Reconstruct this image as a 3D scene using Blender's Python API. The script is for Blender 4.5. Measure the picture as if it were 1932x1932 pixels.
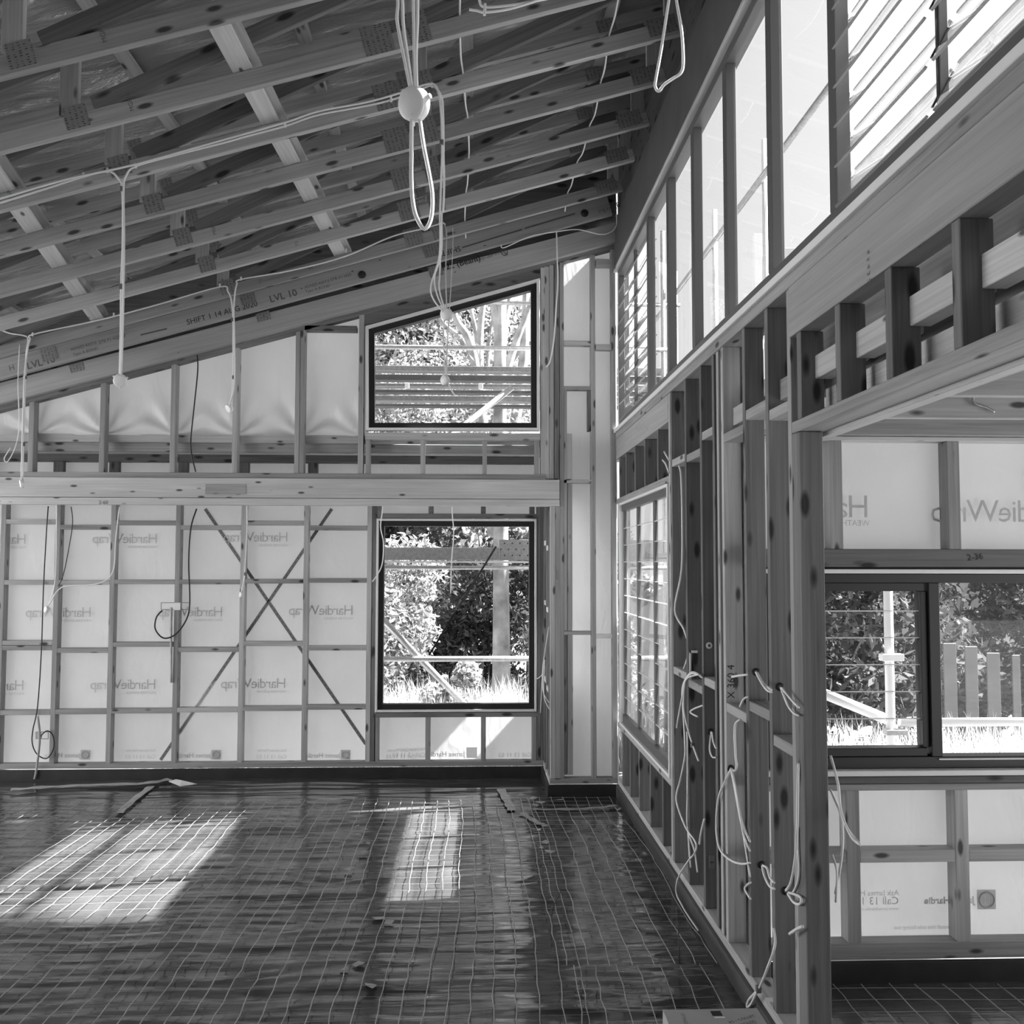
import bpy, bmesh, math, random
import numpy as np
from mathutils import Vector, Matrix

for o in list(bpy.data.objects): bpy.data.objects.remove(o)
scene = bpy.context.scene
COL = scene.collection

# ------------------------------------------------------------------ camera
CAM = Vector((0.0, 0.0, 1.88))
FPX, YAW, PITCH, ROLL, CXY = 1800.0, 0.0401, 0.0543, 0.0015, 966.0
fwd = Vector((math.sin(YAW)*math.cos(PITCH), math.cos(YAW)*math.cos(PITCH), math.sin(PITCH)))
rgt = Vector((math.cos(YAW), -math.sin(YAW), 0))
upv = rgt.cross(fwd)
RGT = rgt*math.cos(ROLL) + upv*math.sin(ROLL)
UPV = upv*math.cos(ROLL) - rgt*math.sin(ROLL)
cd = bpy.data.cameras.new('camera'); cam = bpy.data.objects.new('camera', cd); COL.objects.link(cam)
cd.sensor_width = 36.0; cd.lens = FPX/1932.0*36.0; cd.clip_end = 300; cd.clip_start = 0.05
cam.matrix_world = Matrix(((RGT.x, UPV.x, -fwd.x, CAM.x), (RGT.y, UPV.y, -fwd.y, CAM.y), (RGT.z, UPV.z, -fwd.z, CAM.z), (0, 0, 0, 1)))
scene.camera = cam

# ------------------------------------------------------------------ sky, sun, exposure
world = bpy.data.worlds.new('sky'); scene.world = world; world.use_nodes = True
bg = world.node_tree.nodes['Background']; bg.inputs[0].default_value = (1, 1, 1, 1); bg.inputs[1].default_value = 0.55
SUN_DIR = Vector((-1.0, -0.2, -1.06)).normalized()
sd = bpy.data.lights.new('sun', 'SUN'); sd.energy = 21.0; sd.angle = 0.0093
sun = bpy.data.objects.new('sun', sd); COL.objects.link(sun)
sun.rotation_euler = SUN_DIR.to_track_quat('-Z', 'Y').to_euler(); sun.location = (12, 6, 14)
scene.view_settings.view_transform = 'Standard'; scene.view_settings.look = 'None'
scene.view_settings.gamma = 1.0; scene.view_settings.use_curve_mapping = False
scene.view_settings.exposure = 1.05

# ------------------------------------------------------------------ helpers
def at(px, py, X=None, Y=None, Z=None):
    """world point seen at photo pixel (px, py) on the plane X=, Y= or Z= const"""
    d = RGT*((px-CXY)/FPX) - UPV*((py-CXY)/FPX) + fwd
    if X is not None: t = (X-CAM.x)/d.x
    elif Y is not None: t = (Y-CAM.y)/d.y
    else: t = (Z-CAM.z)/d.z
    return CAM + d*t
def xat(px, py, Y): return at(px, py, Y=Y).x
def zat(px, py, Y): return at(px, py, Y=Y).z
def yr(px, X=1.243): return at(px, 1064, X=X).y        # depth along the right wall

def tag(o, label=None, cat=None, group=None, kind=None):
    if label: o['label'] = label
    if cat: o['category'] = cat
    if group: o['group'] = group
    if kind: o['kind'] = kind
    return o
def empty(name, loc=(0, 0, 0), **k):
    o = bpy.data.objects.new(name, None); COL.objects.link(o); o.location = loc; o.empty_display_size = .1
    WM[o.name] = Matrix.Translation(Vector(loc))
    return tag(o, **k)
WM = {}
def link(name, me, mat, parent=None, M=None):
    """one mesh object; M is its world matrix"""
    if mat and not me.materials: me.materials.append(mat)
    o = bpy.data.objects.new(name, me); COL.objects.link(o); M = M.copy() if M else Matrix()
    WM[o.name] = M.copy()
    if parent:
        o.parent = parent; M = WM[parent.name].inverted() @ M
    o.matrix_basis = M
    return o
def mesh_from(verts, faces, smooth=False):
    me = bpy.data.meshes.new('m'); me.from_pydata([tuple(v) for v in verts], [], faces); me.update()
    if smooth: me.polygons.foreach_set('use_smooth', [True]*len(me.polygons))
    return me
_box = {}
def box_mesh(L, w, d, mat, bev=.0025):
    k = (round(L, 3), round(w, 3), round(d, 3), mat.name)
    if k in _box: return _box[k]
    bm = bmesh.new(); bmesh.ops.create_cube(bm, size=1)
    bmesh.ops.scale(bm, vec=(L, w, d), verts=bm.verts)
    b = min(bev, min(L, w, d)*.2)
    if b > .0004: bmesh.ops.bevel(bm, geom=bm.edges[:], offset=b, segments=1, affect='EDGES')
    me = bpy.data.meshes.new('board'); bm.to_mesh(me); bm.free(); me.materials.append(mat)
    _box[k] = me
    return me
def timber(name, p0, p1, wdir, w, d, parent, mat):
    """board from p0 to p1 (centre line), w along wdir, d across"""
    p0, p1 = Vector(p0), Vector(p1); a = (p1-p0); L = a.length; a.normalize()
    wd = Vector(wdir); wd = (wd - a*wd.dot(a)).normalized(); dd = a.cross(wd)
    c = (p0+p1)/2
    M = Matrix(((a.x, wd.x, dd.x, c.x), (a.y, wd.y, dd.y, c.y), (a.z, wd.z, dd.z, c.z), (0, 0, 0, 1)))
    return link(name, box_mesh(L, w, d, mat), mat, parent, M)
def bx(name, x, y, z, parent, mat):
    """axis aligned board from ranges; grain runs along its longest side"""
    s = [abs(x[1]-x[0]), abs(y[1]-y[0]), abs(z[1]-z[0])]; c = Vector(((x[0]+x[1])/2, (y[0]+y[1])/2, (z[0]+z[1])/2))
    i = s.index(max(s)); a = Vector((0, 0, 0)); a[i] = s[i]/2
    j = (i+1) % 3; wd = Vector((0, 0, 0)); wd[j] = 1
    return timber(name, c-a, c+a, wd, s[j], s[(i+2) % 3], parent, mat)
def catmull(pts, n=5):
    pts = [Vector(p) for p in pts]
    if len(pts) < 3 or n < 2: return pts
    out = []
    for i in range(len(pts)-1):
        p0 = pts[max(i-1, 0)]; p1 = pts[i]; p2 = pts[i+1]; p3 = pts[min(i+2, len(pts)-1)]
        for k in range(n):
            t = k/n
            out.append(.5*((2*p1)+(p2-p0)*t+(2*p0-5*p1+4*p2-p3)*t*t+(3*p1-p0-3*p2+p3)*t*t*t))
    out.append(pts[-1]); return out
def tube_geo(pts, r, sides=6, n=5, flat=1.0, r1=None):
    P = catmull(pts, n); V = []; F = []; up = Vector((.31, .17, .93)); N = len(P)
    prev = None
    for i, p in enumerate(P):
        t = (P[min(i+1, N-1)]-P[max(i-1, 0)])
        t = t.normalized() if t.length > 1e-9 else Vector((0, 0, 1))
        if prev is None: u = up.cross(t); u = u if u.length > .05 else Vector((1, 0, 0)).cross(t)
        else: u = prev - t*prev.dot(t)
        u.normalize(); prev = u; v = t.cross(u)
        rr = r if r1 is None else r + (r1-r)*i/(N-1)
        for k in range(sides):
            a = 2*math.pi*k/sides
            V.append(p + u*math.cos(a)*rr + v*math.sin(a)*rr*flat)
    for i in range(N-1):
        for k in range(sides):
            a = i*sides+k; b = i*sides+(k+1) % sides
            F.append((a, b, b+sides, a+sides))
    F.append(tuple(range(sides))[::-1]); F.append(tuple(range((N-1)*sides, N*sides)))
    return V, F
def tube(name, pts, r, mat, parent=None, sides=6, n=5, flat=1.0, r1=None):
    pts = [Vector(p) for p in pts]
    o = pts[0].copy() if parent is None else Vector((0, 0, 0))
    V, F = tube_geo([p-o for p in pts], r, sides, n, flat, r1)
    me = mesh_from(V, F, True)
    return link(name, me, mat, parent, Matrix.Translation(o))
def joined(name, geos, mat, parent=None, smooth=True):
    V = []; F = []
    for v, f in geos:
        b = len(V); V += list(v); F += [tuple(i+b for i in q) for q in f]
    return link(name, mesh_from(V, F, smooth), mat, parent)
def lathe(name, prof, mat, parent, M, seg=20):
    V = []; F = []; n = len(prof)
    for i in range(seg):
        a = 2*math.pi*i/seg
        for r, z in prof: V.append((r*math.cos(a), r*math.sin(a), z))
    for i in range(seg):
        j = (i+1) % seg
        for k in range(n-1): F.append((i*n+k, j*n+k, j*n+k+1, i*n+k+1))
    return link(name, mesh_from(V, F, True), mat, parent, M)
def frameM(p, ax):
    z = Vector(ax).normalized(); x = Vector((.13, .97, .2)).cross(z).normalized(); y = z.cross(x)
    return Matrix(((x.x, y.x, z.x, p[0]), (x.y, y.y, z.y, p[1]), (x.z, y.z, z.z, p[2]), (0, 0, 0, 1)))
def text(name, s, p, size, mat, parent, xdir, ydir, align='LEFT', bold=0.0, spacing=1.0):
    """flat printed lettering, size = capital height in metres; xdir reading direction, ydir up"""
    cu = bpy.data.curves.new('t', 'FONT'); cu.body = s; cu.size = size/.69; cu.align_x = align; cu.offset = bold; cu.space_character = spacing
    cu.resolution_u = 2
    ob = bpy.data.objects.new('t', cu); COL.objects.link(ob)
    dg = bpy.context.evaluated_depsgraph_get()
    me = bpy.data.meshes.new_from_object(ob.evaluated_get(dg)); bpy.data.objects.remove(ob)
    me.materials.clear()
    x = Vector(xdir).normalized(); y = Vector(ydir).normalized(); z = x.cross(y)
    M = Matrix(((x.x, y.x, z.x, p[0]), (x.y, y.y, z.y, p[1]), (x.z, y.z, z.z, p[2]), (0, 0, 0, 1)))
    return link(name, me, mat, parent, M)

# ------------------------------------------------------------------ materials
def newmat(name):
    m = bpy.data.materials.new(name); m.use_nodes = True; nt = m.node_tree
    b = nt.nodes['Principled BSDF']; return m, nt, b
def g(v): return (v, v, v, 1)
def N(nt, t, **k):
    n = nt.nodes.new(t)
    for a, b in k.items(): setattr(n, a, b)
    return n
def ramp(nt, a, b, ca, cb):
    n = N(nt, 'ShaderNodeValToRGB'); e = n.color_ramp.elements
    e[0].position = a; e[0].color = g(ca); e[1].position = b; e[1].color = g(cb); return n
def simple(name, v, rough=.6, metal=0, spec=.5, noise=0, nscale=20, bump=0):
    m, nt, b = newmat(name); b.inputs['Base Color'].default_value = g(v); b.inputs['Roughness'].default_value = rough
    b.inputs['Metallic'].default_value = metal; b.inputs['Specular IOR Level'].default_value = spec
    if noise or bump:
        tc = N(nt, 'ShaderNodeTexCoord'); nz = N(nt, 'ShaderNodeTexNoise'); nz.inputs['Scale'].default_value = nscale; nz.inputs['Detail'].default_value = 6
        nt.links.new(tc.outputs['Object'], nz.inputs['Vector'])
        r = ramp(nt, .3, .7, max(v-noise, .003), v+noise); nt.links.new(nz.outputs['Fac'], r.inputs['Fac']); nt.links.new(r.outputs['Color'], b.inputs['Base Color'])
        if bump:
            bp = N(nt, 'ShaderNodeBump'); bp.inputs['Strength'].default_value = bump; bp.inputs['Distance'].default_value = .01
            nt.links.new(nz.outputs['Fac'], bp.inputs['Height']); nt.links.new(bp.outputs['Normal'], b.inputs['Normal'])
    return m
def wood(name, lo, hi, knots=.19, rough=.65, gscale=1.0):
    m, nt, b = newmat(name); L = nt.links.new
    tc = N(nt, 'ShaderNodeTexCoord'); oi = N(nt, 'ShaderNodeObjectInfo')
    mul = N(nt, 'ShaderNodeVectorMath', operation='SCALE'); mul.inputs[0].default_value = (37.0, 11.0, 23.0); L(oi.outputs['Random'], mul.inputs['Scale'])
    add = N(nt, 'ShaderNodeVectorMath', operation='ADD'); L(tc.outputs['Object'], add.inputs[0]); L(mul.outputs[0], add.inputs[1])
    mp = N(nt, 'ShaderNodeMapping'); mp.inputs['Scale'].default_value = (1.3*gscale, 55*gscale, 55*gscale); L(add.outputs[0], mp.inputs['Vector'])
    gr = N(nt, 'ShaderNodeTexNoise'); gr.inputs['Scale'].default_value = 1; gr.inputs['Detail'].default_value = 5; gr.inputs['Roughness'].default_value = .65; gr.inputs['Distortion'].default_value = .6
    L(mp.outputs[0], gr.inputs['Vector'])
    mp2 = N(nt, 'ShaderNodeMapping'); mp2.inputs['Scale'].default_value = (.9, 6, 6); L(add.outputs[0], mp2.inputs['Vector'])
    big = N(nt, 'ShaderNodeTexNoise'); big.inputs['Scale'].default_value = 1; big.inputs['Detail'].default_value = 3; L(mp2.outputs[0], big.inputs['Vector'])
    mx = N(nt, 'ShaderNodeMath', operation='MULTIPLY_ADD'); L(gr.outputs['Fac'], mx.inputs[0]); mx.inputs[1].default_value = .55
    sc = N(nt, 'ShaderNodeMath', operation='MULTIPLY'); L(big.outputs['Fac'], sc.inputs[0]); sc.inputs[1].default_value = .45; L(sc.outputs[0], mx.inputs[2])
    rp = ramp(nt, .32, .68, lo, hi); L(mx.outputs[0], rp.inputs['Fac'])
    # knots
    mp3 = N(nt, 'ShaderNodeMapping'); mp3.inputs['Scale'].default_value = (4.2, 12.0, 12.0); L(add.outputs[0], mp3.inputs['Vector'])
    vo = N(nt, 'ShaderNodeTexVoronoi'); vo.inputs['Scale'].default_value = 1; L(mp3.outputs[0], vo.inputs['Vector'])
    kr = ramp(nt, knots*.6, knots*1.1, .18, 1.0); L(vo.outputs['Distance'], kr.inputs['Fac'])
    mm = N(nt, 'ShaderNodeMix', data_type='RGBA', blend_type='MULTIPLY'); mm.inputs['Factor'].default_value = 1
    L(rp.outputs['Color'], mm.inputs['A']); L(kr.outputs['Color'], mm.inputs['B'])
    # tone per board
    tr = N(nt, 'ShaderNodeMapRange'); tr.inputs['To Min'].default_value = .72; tr.inputs['To Max'].default_value = 1.22; L(oi.outputs['Random'], tr.inputs['Value'])
    hs = N(nt, 'ShaderNodeVectorMath', operation='SCALE'); L(mm.outputs['Result'], hs.inputs[0]); L(tr.outputs['Result'], hs.inputs['Scale'])
    L(hs.outputs[0], b.inputs['Base Color']); b.inputs['Roughness'].default_value = rough; b.inputs['Specular IOR Level'].default_value = .3
    bp = N(nt, 'ShaderNodeBump'); bp.inputs['Strength'].default_value = .15; bp.inputs['Distance'].default_value = .003
    L(gr.outputs['Fac'], bp.inputs['Height']); L(bp.outputs['Normal'], b.inputs['Normal'])
    return m
def glass(name, tint=.93, ior=1.45):
    m, nt, b = newmat(name); nt.nodes.remove(b); L = nt.links.new; out = nt.nodes['Material Output']
    t = N(nt, 'ShaderNodeBsdfTransparent'); t.inputs[0].default_value = g(tint)
    gl = N(nt, 'ShaderNodeBsdfGlossy'); gl.inputs['Color'].default_value = g(1); gl.inputs['Roughness'].default_value = .0
    fr = N(nt, 'ShaderNodeFresnel'); ge = N(nt, 'ShaderNodeNewGeometry'); mr = N(nt, 'ShaderNodeMapRange'); mr.inputs['To Min'].default_value = ior; mr.inputs['To Max'].default_value = 1/ior
    L(ge.outputs['Backfacing'], mr.inputs['Value']); L(mr.outputs['Result'], fr.inputs['IOR'])
    mx = N(nt, 'ShaderNodeMixShader'); L(fr.outputs[0], mx.inputs[0]); L(t.outputs[0], mx.inputs[1]); L(gl.outputs[0], mx.inputs[2]); L(mx.outputs[0], out.inputs['Surface'])
    return m
def wrapmat(name, refl=.45, trans=.42):
    m, nt, b = newmat(name); nt.nodes.remove(b); L = nt.links.new; out = nt.nodes['Material Output']
    tc = N(nt, 'ShaderNodeTexCoord'); nz = N(nt, 'ShaderNodeTexNoise'); nz.inputs['Scale'].default_value = 2.2; nz.inputs['Detail'].default_value = 5; L(tc.outputs['Object'], nz.inputs['Vector'])
    n2 = N(nt, 'ShaderNodeTexNoise'); n2.inputs['Scale'].default_value = 4.0; n2.inputs['Detail'].default_value = 2; n2.inputs['Distortion'].default_value = 1.2
    mp = N(nt, 'ShaderNodeMapping'); mp.inputs['Scale'].default_value = (1.6, 1, .7); mp.inputs['Rotation'].default_value = (0, .7, 0); L(tc.outputs['Object'], mp.inputs['Vector']); L(mp.outputs[0], n2.inputs['Vector'])
    bp = N(nt, 'ShaderNodeBump'); bp.inputs['Strength'].default_value = .3; bp.inputs['Distance'].default_value = .03; L(n2.outputs['Fac'], bp.inputs['Height'])
    r = ramp(nt, .3, .7, trans*.88, trans*1.05); L(nz.outputs['Fac'], r.inputs['Fac'])
    tl = N(nt, 'ShaderNodeBsdfTranslucent'); L(r.outputs['Color'], tl.inputs['Color']); L(bp.outputs['Normal'], tl.inputs['Normal'])
    df = N(nt, 'ShaderNodeBsdfDiffuse'); df.inputs['Color'].default_value = g(refl); L(bp.outputs['Normal'], df.inputs['Normal'])
    ad = N(nt, 'ShaderNodeAddShader'); L(tl.outputs[0], ad.inputs[0]); L(df.outputs[0], ad.inputs[1])
    gl = N(nt, 'ShaderNodeBsdfGlossy'); gl.inputs['Roughness'].default_value = .28; gl.inputs['Color'].default_value = g(.8); L(bp.outputs['Normal'], gl.inputs['Normal'])
    fr = N(nt, 'ShaderNodeFresnel'); fr.inputs['IOR'].default_value = 1.4; mx = N(nt, 'ShaderNodeMixShader')
    L(fr.outputs[0], mx.inputs[0]); L(ad.outputs[0], mx.inputs[1]); L(gl.outputs[0], mx.inputs[2]); L(mx.outputs[0], out.inputs['Surface'])
    return m
def membranemat():
    m, nt, b = newmat('black_membrane'); L = nt.links.new
    tc = N(nt, 'ShaderNodeTexCoord')
    mp = N(nt, 'ShaderNodeMapping'); mp.inputs['Scale'].default_value = (2.2, 26, 8); L(tc.outputs['Object'], mp.inputs['Vector'])
    nz = N(nt, 'ShaderNodeTexNoise'); nz.inputs['Scale'].default_value = 1; nz.inputs['Detail'].default_value = 5; nz.inputs['Roughness'].default_value = .6; nz.inputs['Distortion'].default_value = .5; L(mp.outputs[0], nz.inputs['Vector'])
    bp = N(nt, 'ShaderNodeBump'); bp.inputs['Strength'].default_value = .16; bp.inputs['Distance'].default_value = .012; L(nz.outputs['Fac'], bp.inputs['Height']); L(bp.outputs['Normal'], b.inputs['Normal'])
    n2 = N(nt, 'ShaderNodeTexNoise'); n2.inputs['Scale'].default_value = 1.7; n2.inputs['Detail'].default_value = 7; L(tc.outputs['Object'], n2.inputs['Vector'])
    r = ramp(nt, .3, .75, .03, .11); L(n2.outputs['Fac'], r.inputs['Fac']); L(r.outputs['Color'], b.inputs['Base Color'])
    b.inputs['Roughness'].default_value = .08; b.inputs['Specular IOR Level'].default_value = .95
    return m
def foilmat():
    m, nt, b = newmat('roof_foil'); L = nt.links.new
    tc = N(nt, 'ShaderNodeTexCoord'); mp = N(nt, 'ShaderNodeMapping'); mp.inputs['Scale'].default_value = (1.3, 5.5, 3); L(tc.outputs['Object'], mp.inputs['Vector'])
    nz = N(nt, 'ShaderNodeTexNoise'); nz.inputs['Scale'].default_value = 1.6; nz.inputs['Detail'].default_value = 7; nz.inputs['Roughness'].default_value = .65; nz.inputs['Distortion'].default_value = 1.4; L(mp.outputs[0], nz.inputs['Vector'])
    bp = N(nt, 'ShaderNodeBump'); bp.inputs['Strength'].default_value = 1.0; bp.inputs['Distance'].default_value = .2; L(nz.outputs['Fac'], bp.inputs['Height']); L(bp.outputs['Normal'], b.inputs['Normal'])
    b.inputs['Base Color'].default_value = g(.78); b.inputs['Metallic'].default_value = .9; b.inputs['Roughness'].default_value = .2
    return m
def platemat():
    m, nt, b = newmat('nail_plate_steel'); L = nt.links.new
    tc = N(nt, 'ShaderNodeTexCoord'); mp = N(nt, 'ShaderNodeMapping'); mp.inputs['Scale'].default_value = (38, 38, 85); L(tc.outputs['Object'], mp.inputs['Vector'])
    ck = N(nt, 'ShaderNodeTexVoronoi'); ck.inputs['Randomness'].default_value = .25; ck.inputs['Scale'].default_value = 1; L(mp.outputs[0], ck.inputs['Vector'])
    r = ramp(nt, .20, .34, .10, .30); L(ck.outputs['Distance'], r.inputs['Fac']); L(r.outputs['Color'], b.inputs['Base Color'])
    bp = N(nt, 'ShaderNodeBump'); bp.inputs['Strength'].default_value = .8; bp.inputs['Distance'].default_value = .004; L(r.outputs['Color'], bp.inputs['Height']); L(bp.outputs['Normal'], b.inputs['Normal'])
    b.inputs['Metallic'].default_value = .35; b.inputs['Roughness'].default_value = .5
    return m
def leafmat(name, lo, hi, tr=.35):
    m, nt, b = newmat(name); nt.nodes.remove(b); L = nt.links.new; out = nt.nodes['Material Output']
    ge = N(nt, 'ShaderNodeNewGeometry'); r = ramp(nt, 0, 1, lo, hi); L(ge.outputs['Random Per Island'], r.inputs['Fac'])
    df = N(nt, 'ShaderNodeBsdfDiffuse'); L(r.outputs['Color'], df.inputs['Color']); tl = N(nt, 'ShaderNodeBsdfTranslucent'); L(r.outputs['Color'], tl.inputs['Color'])
    mx = N(nt, 'ShaderNodeMixShader'); mx.inputs[0].default_value = tr; L(df.outputs[0], mx.inputs[1]); L(tl.outputs[0], mx.inputs[2]); L(mx.outputs[0], out.inputs['Surface'])
    return m
PINE = wood('pine_framing', .27, .55)
PALE = wood('pale_pine', .46, .76, knots=.14)
DARK = wood('treated_dark_pine', .10, .25, knots=.24)
LVL = wood('laminated_veneer', .38, .60, knots=.06)
INK = simple('black_print', .03, .8)
INKG = simple('grey_print', .12, .8)
WRAP = wrapmat('building_wrap', .42, .315)
WPRINT = wrapmat('wrap_print', .32, .275)
MEMB = membranemat()
FOIL = foilmat(); PLATE = platemat()
STEEL = simple('galvanised_steel', .45, .38, .6, noise=.08, nscale=30)
STRAPM = simple('brace_strap_steel', .22, .5, .4)
WIRE = simple('mesh_wire_steel', .42, .4, .4, noise=.06, nscale=9)
BLACKAL = simple('dark_window_aluminium', .018, .4, 0, .5)
GREYAL = simple('grey_window_aluminium', .12, .42, .1, .5)
WHITE = simple('white_reveal', .86, .5)
PVC = simple('white_cable_sheath', .9, .35)
PVCG = simple('grey_tape', .16, .5)
BLK = simple('black_cable_sheath', .012, .45)
GLASS = glass('window_glass', .93); LGLASS = glass('louvre_glass', .965, 1.32)
GEDGE = simple('glass_edge', .30, .3)
EDGEB = simple('dark_edge_board', .022, .5, noise=.008, nscale=6)
GREYB = simple('grey_edge_board', .075, .5, noise=.02, nscale=5)
CARD = simple('cardboard', .45, .8, noise=.03, nscale=9)
TAPE = simple('pale_tape', .42, .4, noise=.08, nscale=12)
ROOFM = simple('roof_steel', .10, .5)
GROUND = simple('ground_soil', .24, .95, noise=.08, nscale=3)
BARK = simple('tree_bark', .33, .9, noise=.14, nscale=5, bump=.8)
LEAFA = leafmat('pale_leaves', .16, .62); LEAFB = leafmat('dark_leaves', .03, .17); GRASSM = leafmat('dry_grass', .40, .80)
DULL = simple('plaster_wall', .16, .9)
PAINT = simple('grey_painted_fascia', .12, .55, noise=.015, nscale=4)
BOARDM = simple('pale_weatherboard', .55, .7)

# ================================================================== SETTING
YL, YU, XR = 9.0, 8.25, 1.243          # alcove wall, upper wall / return, right wall (room faces)
ZF = -0.10                             # membrane level (0 = underside of the wall plates)
YRR = 4.58                             # back wall of the side room
rnd = random.Random(7)

def membrane(name, x0, x1, y0, y1, dx, dy, label):
    nx = int((x1-x0)/dx)+1; ny = int((y1-y0)/dy)+1
    xs = np.linspace(x0, x1, nx); ys = np.linspace(y0, y1, ny); Xg, Yg = np.meshgrid(xs, ys)
    rs = np.random.RandomState(3); H = np.zeros_like(Xg)
    def crease(xc, yc, Lx, sg, h, sl):
        i0, i1 = np.searchsorted(xs, (xc-2.2*Lx, xc+2.2*Lx)); pad = 2.6*sg+abs(sl)*2.2*Lx; j0, j1 = np.searchsorted(ys, (yc-pad, yc+pad))
        a = Xg[j0:j1, i0:i1]-xc; c = Yg[j0:j1, i0:i1]-yc-sl*a-.012*np.sin(a*9+xc*7)
        H[j0:j1, i0:i1] += h*np.exp(-(c/sg)**2-(a/Lx)**2)
    for k in range(2600):    # long thin creases lying across the room
        sg = rs.uniform(.014, .045); crease(rs.uniform(x0, x1), rs.uniform(y0, y1), rs.uniform(.12, .75), sg, rs.choice([-1, 1])*sg*rs.uniform(.04, .17), rs.normal()*.05)
    for k in range(260):     # short crumples where sheets overlap
        xc = rs.choice([-.95, .42, .95])+rs.normal()*.12; sg = rs.uniform(.012, .03); crease(xc, rs.uniform(2.2, 8.3), rs.uniform(.05, .16), sg, rs.choice([-1, 1])*sg*rs.uniform(.15, .45), rs.normal()*.35)
    for k in range(12):
        H += .004*np.sin(rs.uniform(-2, 2)*Xg+rs.uniform(-3, 3)*Yg+rs.uniform(0, 6))/3
    Z = ZF+np.clip(H, -.014, .016)
    V = np.stack([Xg, Yg, Z], -1).reshape(-1, 3); F = []
    for j in range(ny-1):
        for i in range(nx-1):
            a = j*nx+i; F.append((a, a+1, a+nx+1, a+nx))
    o = link(name, mesh_from(V.tolist(), F, True), MEMB)
    return tag(o, label, 'floor', kind='structure')
membrane('floor', -5.2, XR+.02, 1.2, YL+.1, .045, .0105, 'black plastic membrane spread wrinkled over the slab base')
o = link('floor_side_room', mesh_from([(XR+.1, -2, ZF), (5.2, -2, ZF), (5.2, YRR+.1, ZF), (XR+.1, YRR+.1, ZF)], [(0, 1, 2, 3)]), MEMB)
tag(o, 'black membrane floor of the side room beyond the studs', 'floor', kind='structure')
o = link('floor_rear', mesh_from([(-5.2, -2.6, ZF), (XR+.02, -2.6, ZF), (XR+.02, 1.2, ZF), (-5.2, 1.2, ZF)], [(0, 1, 2, 3)]), MEMB)
tag(o, 'black membrane floor continuing under the rear of the room', 'floor', kind='structure')

def wrapsheet(name, parent, x0, x1, z0, z1, y=None, x=None, top=None, seed=0, amp=.006, corners=()):
    """translucent wrap sheet with shallow puckers; plane Y=y (or X=x); top(xx) optional sloping top edge"""
    n, m = (150, 70) if corners else (60, 40); V = []; F = []; rs = np.random.RandomState(seed); waves = [(rs.uniform(-6, 6), rs.uniform(-6, 6), rs.uniform(0, 6)) for _ in range(7)]
    for j in range(m+1):
        for i in range(n+1):
            a = x0+(x1-x0)*i/n; zt = top(a) if top else z1; zz = z0+(zt-z0)*j/m
            d = sum(math.sin(p*a+q*zz+r) for p, q, r in waves)*amp/3
            for cx_ in corners:
                r_ = math.hypot(a-cx_, zz-z0)
                if r_ < 1.0: d += .016*math.sin(9*math.atan2(zz-z0, a-cx_)+cx_*3)*math.exp(-((r_-.22)/.22)**2)
            V.append((a, y+d, zz) if y is not None else (x+d, a, zz))
    for j in range(m):
        for i in range(n): b = j*(n+1)+i; F.append((b, b+1, b+n+2, b+n+1))
    return link(name, mesh_from(V, F, True), WRAP, parent)

# ---- alcove (lower back) wall --------------------------------------------------------------------
wb = empty('wall_back', (-1.6, YL, 0), label='lower back wall of dark studs over pale glowing building wrap', cat='wall', kind='structure')
def zb(py, px=400): return zat(px, py, YL)
bx('bottom_plate', (-5.6, .66), (YL, YL+.09), (0, .047), wb, PINE)
bx('top_plate', (-5.6, .66), (YL, YL+.09), (2.44, 2.485), wb, DARK)
bx('top_plate', (-5.6, .66), (YL, YL+.09), (2.49, 2.535), wb, DARK)
spx = [(-130, -120), (-3, 6), (98.8, 110.7), (205, 215), (328, 338), (451.7, 461), (571, 581), (691, 701)]
sx = []
for a, b in spx:
    c = xat((a+b)/2, 1153, YL); sx.append(c)
    bx('stud', (c-.0225, c+.0225), (YL, YL+.09), (.047, 2.44), wb, PINE)
nog = {1: (985, 1099, 1212.5, 1222, 1343.5), 2: (995, 1099, 1227, 1342.5), 3: (986.5, 1098, 1216, 1341.5), 4: (995, 1098, 1226, 1340), 5: (986, 1096.5, 1215, 1338), 6: (995, 1095, 1223.5, 1336)}
for i, ys in nog.items():
    for py in ys:
        z = zb(py, 330)
        bx('noggin', (sx[i]+.0225, sx[i+1]-.0225), (YL, YL+.088), (z-.0215, z+.0215), wb, PINE)
c = xat(704.5, 1153, YL)+.004
bx('trimmer_stud', (c-.018, c+.027), (YL, YL+.09), (.047, 2.44), wb, DARK)
# window opening members
wx0, wx1 = xat(709, 1160, YL), xat(1012.5, 1160, YL); wz0, wz1 = zat(860, 1343, YL), zat(860, 979, YL)
bx('window_sill_plate', (wx0-.02, wx1+.03), (YL, YL+.09), (wz0-.05, wz0-.006), wb, DARK)
bx('window_head_plate', (wx0-.02, wx1+.03), (YL, YL+.09), (wz1+.006, wz1+.05), wb, DARK)
for px in (710, 807, 912, 1008):
    c = xat(px, 1390, YL); bx('cripple_stud', (c-.0225, c+.0225), (YL, YL+.09), (.047, wz0-.05), wb, PINE)
for px in (715, 813, 912, 1004):
    c = xat(px, 965, YL); bx('cripple_stud', (c-.0225, c+.0225), (YL, YL+.09), (wz1+.05, 2.44), wb, DARK)
for px in (1016.5, 1023.5):
    c = xat(px, 1160, YL); bx('stud', (c-.017, c+.017), (YL, YL+.09), (.047, 2.44), wb, DARK)
wy = YL+.094
wrapsheet('building_wrap', wb, -5.6, wx0+.01, 0, 2.9, y=wy, seed=1)
wrapsheet('building_wrap', wb, wx0+.01, wx1-.01, 0, wz0-.02, y=wy, seed=2)
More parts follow.
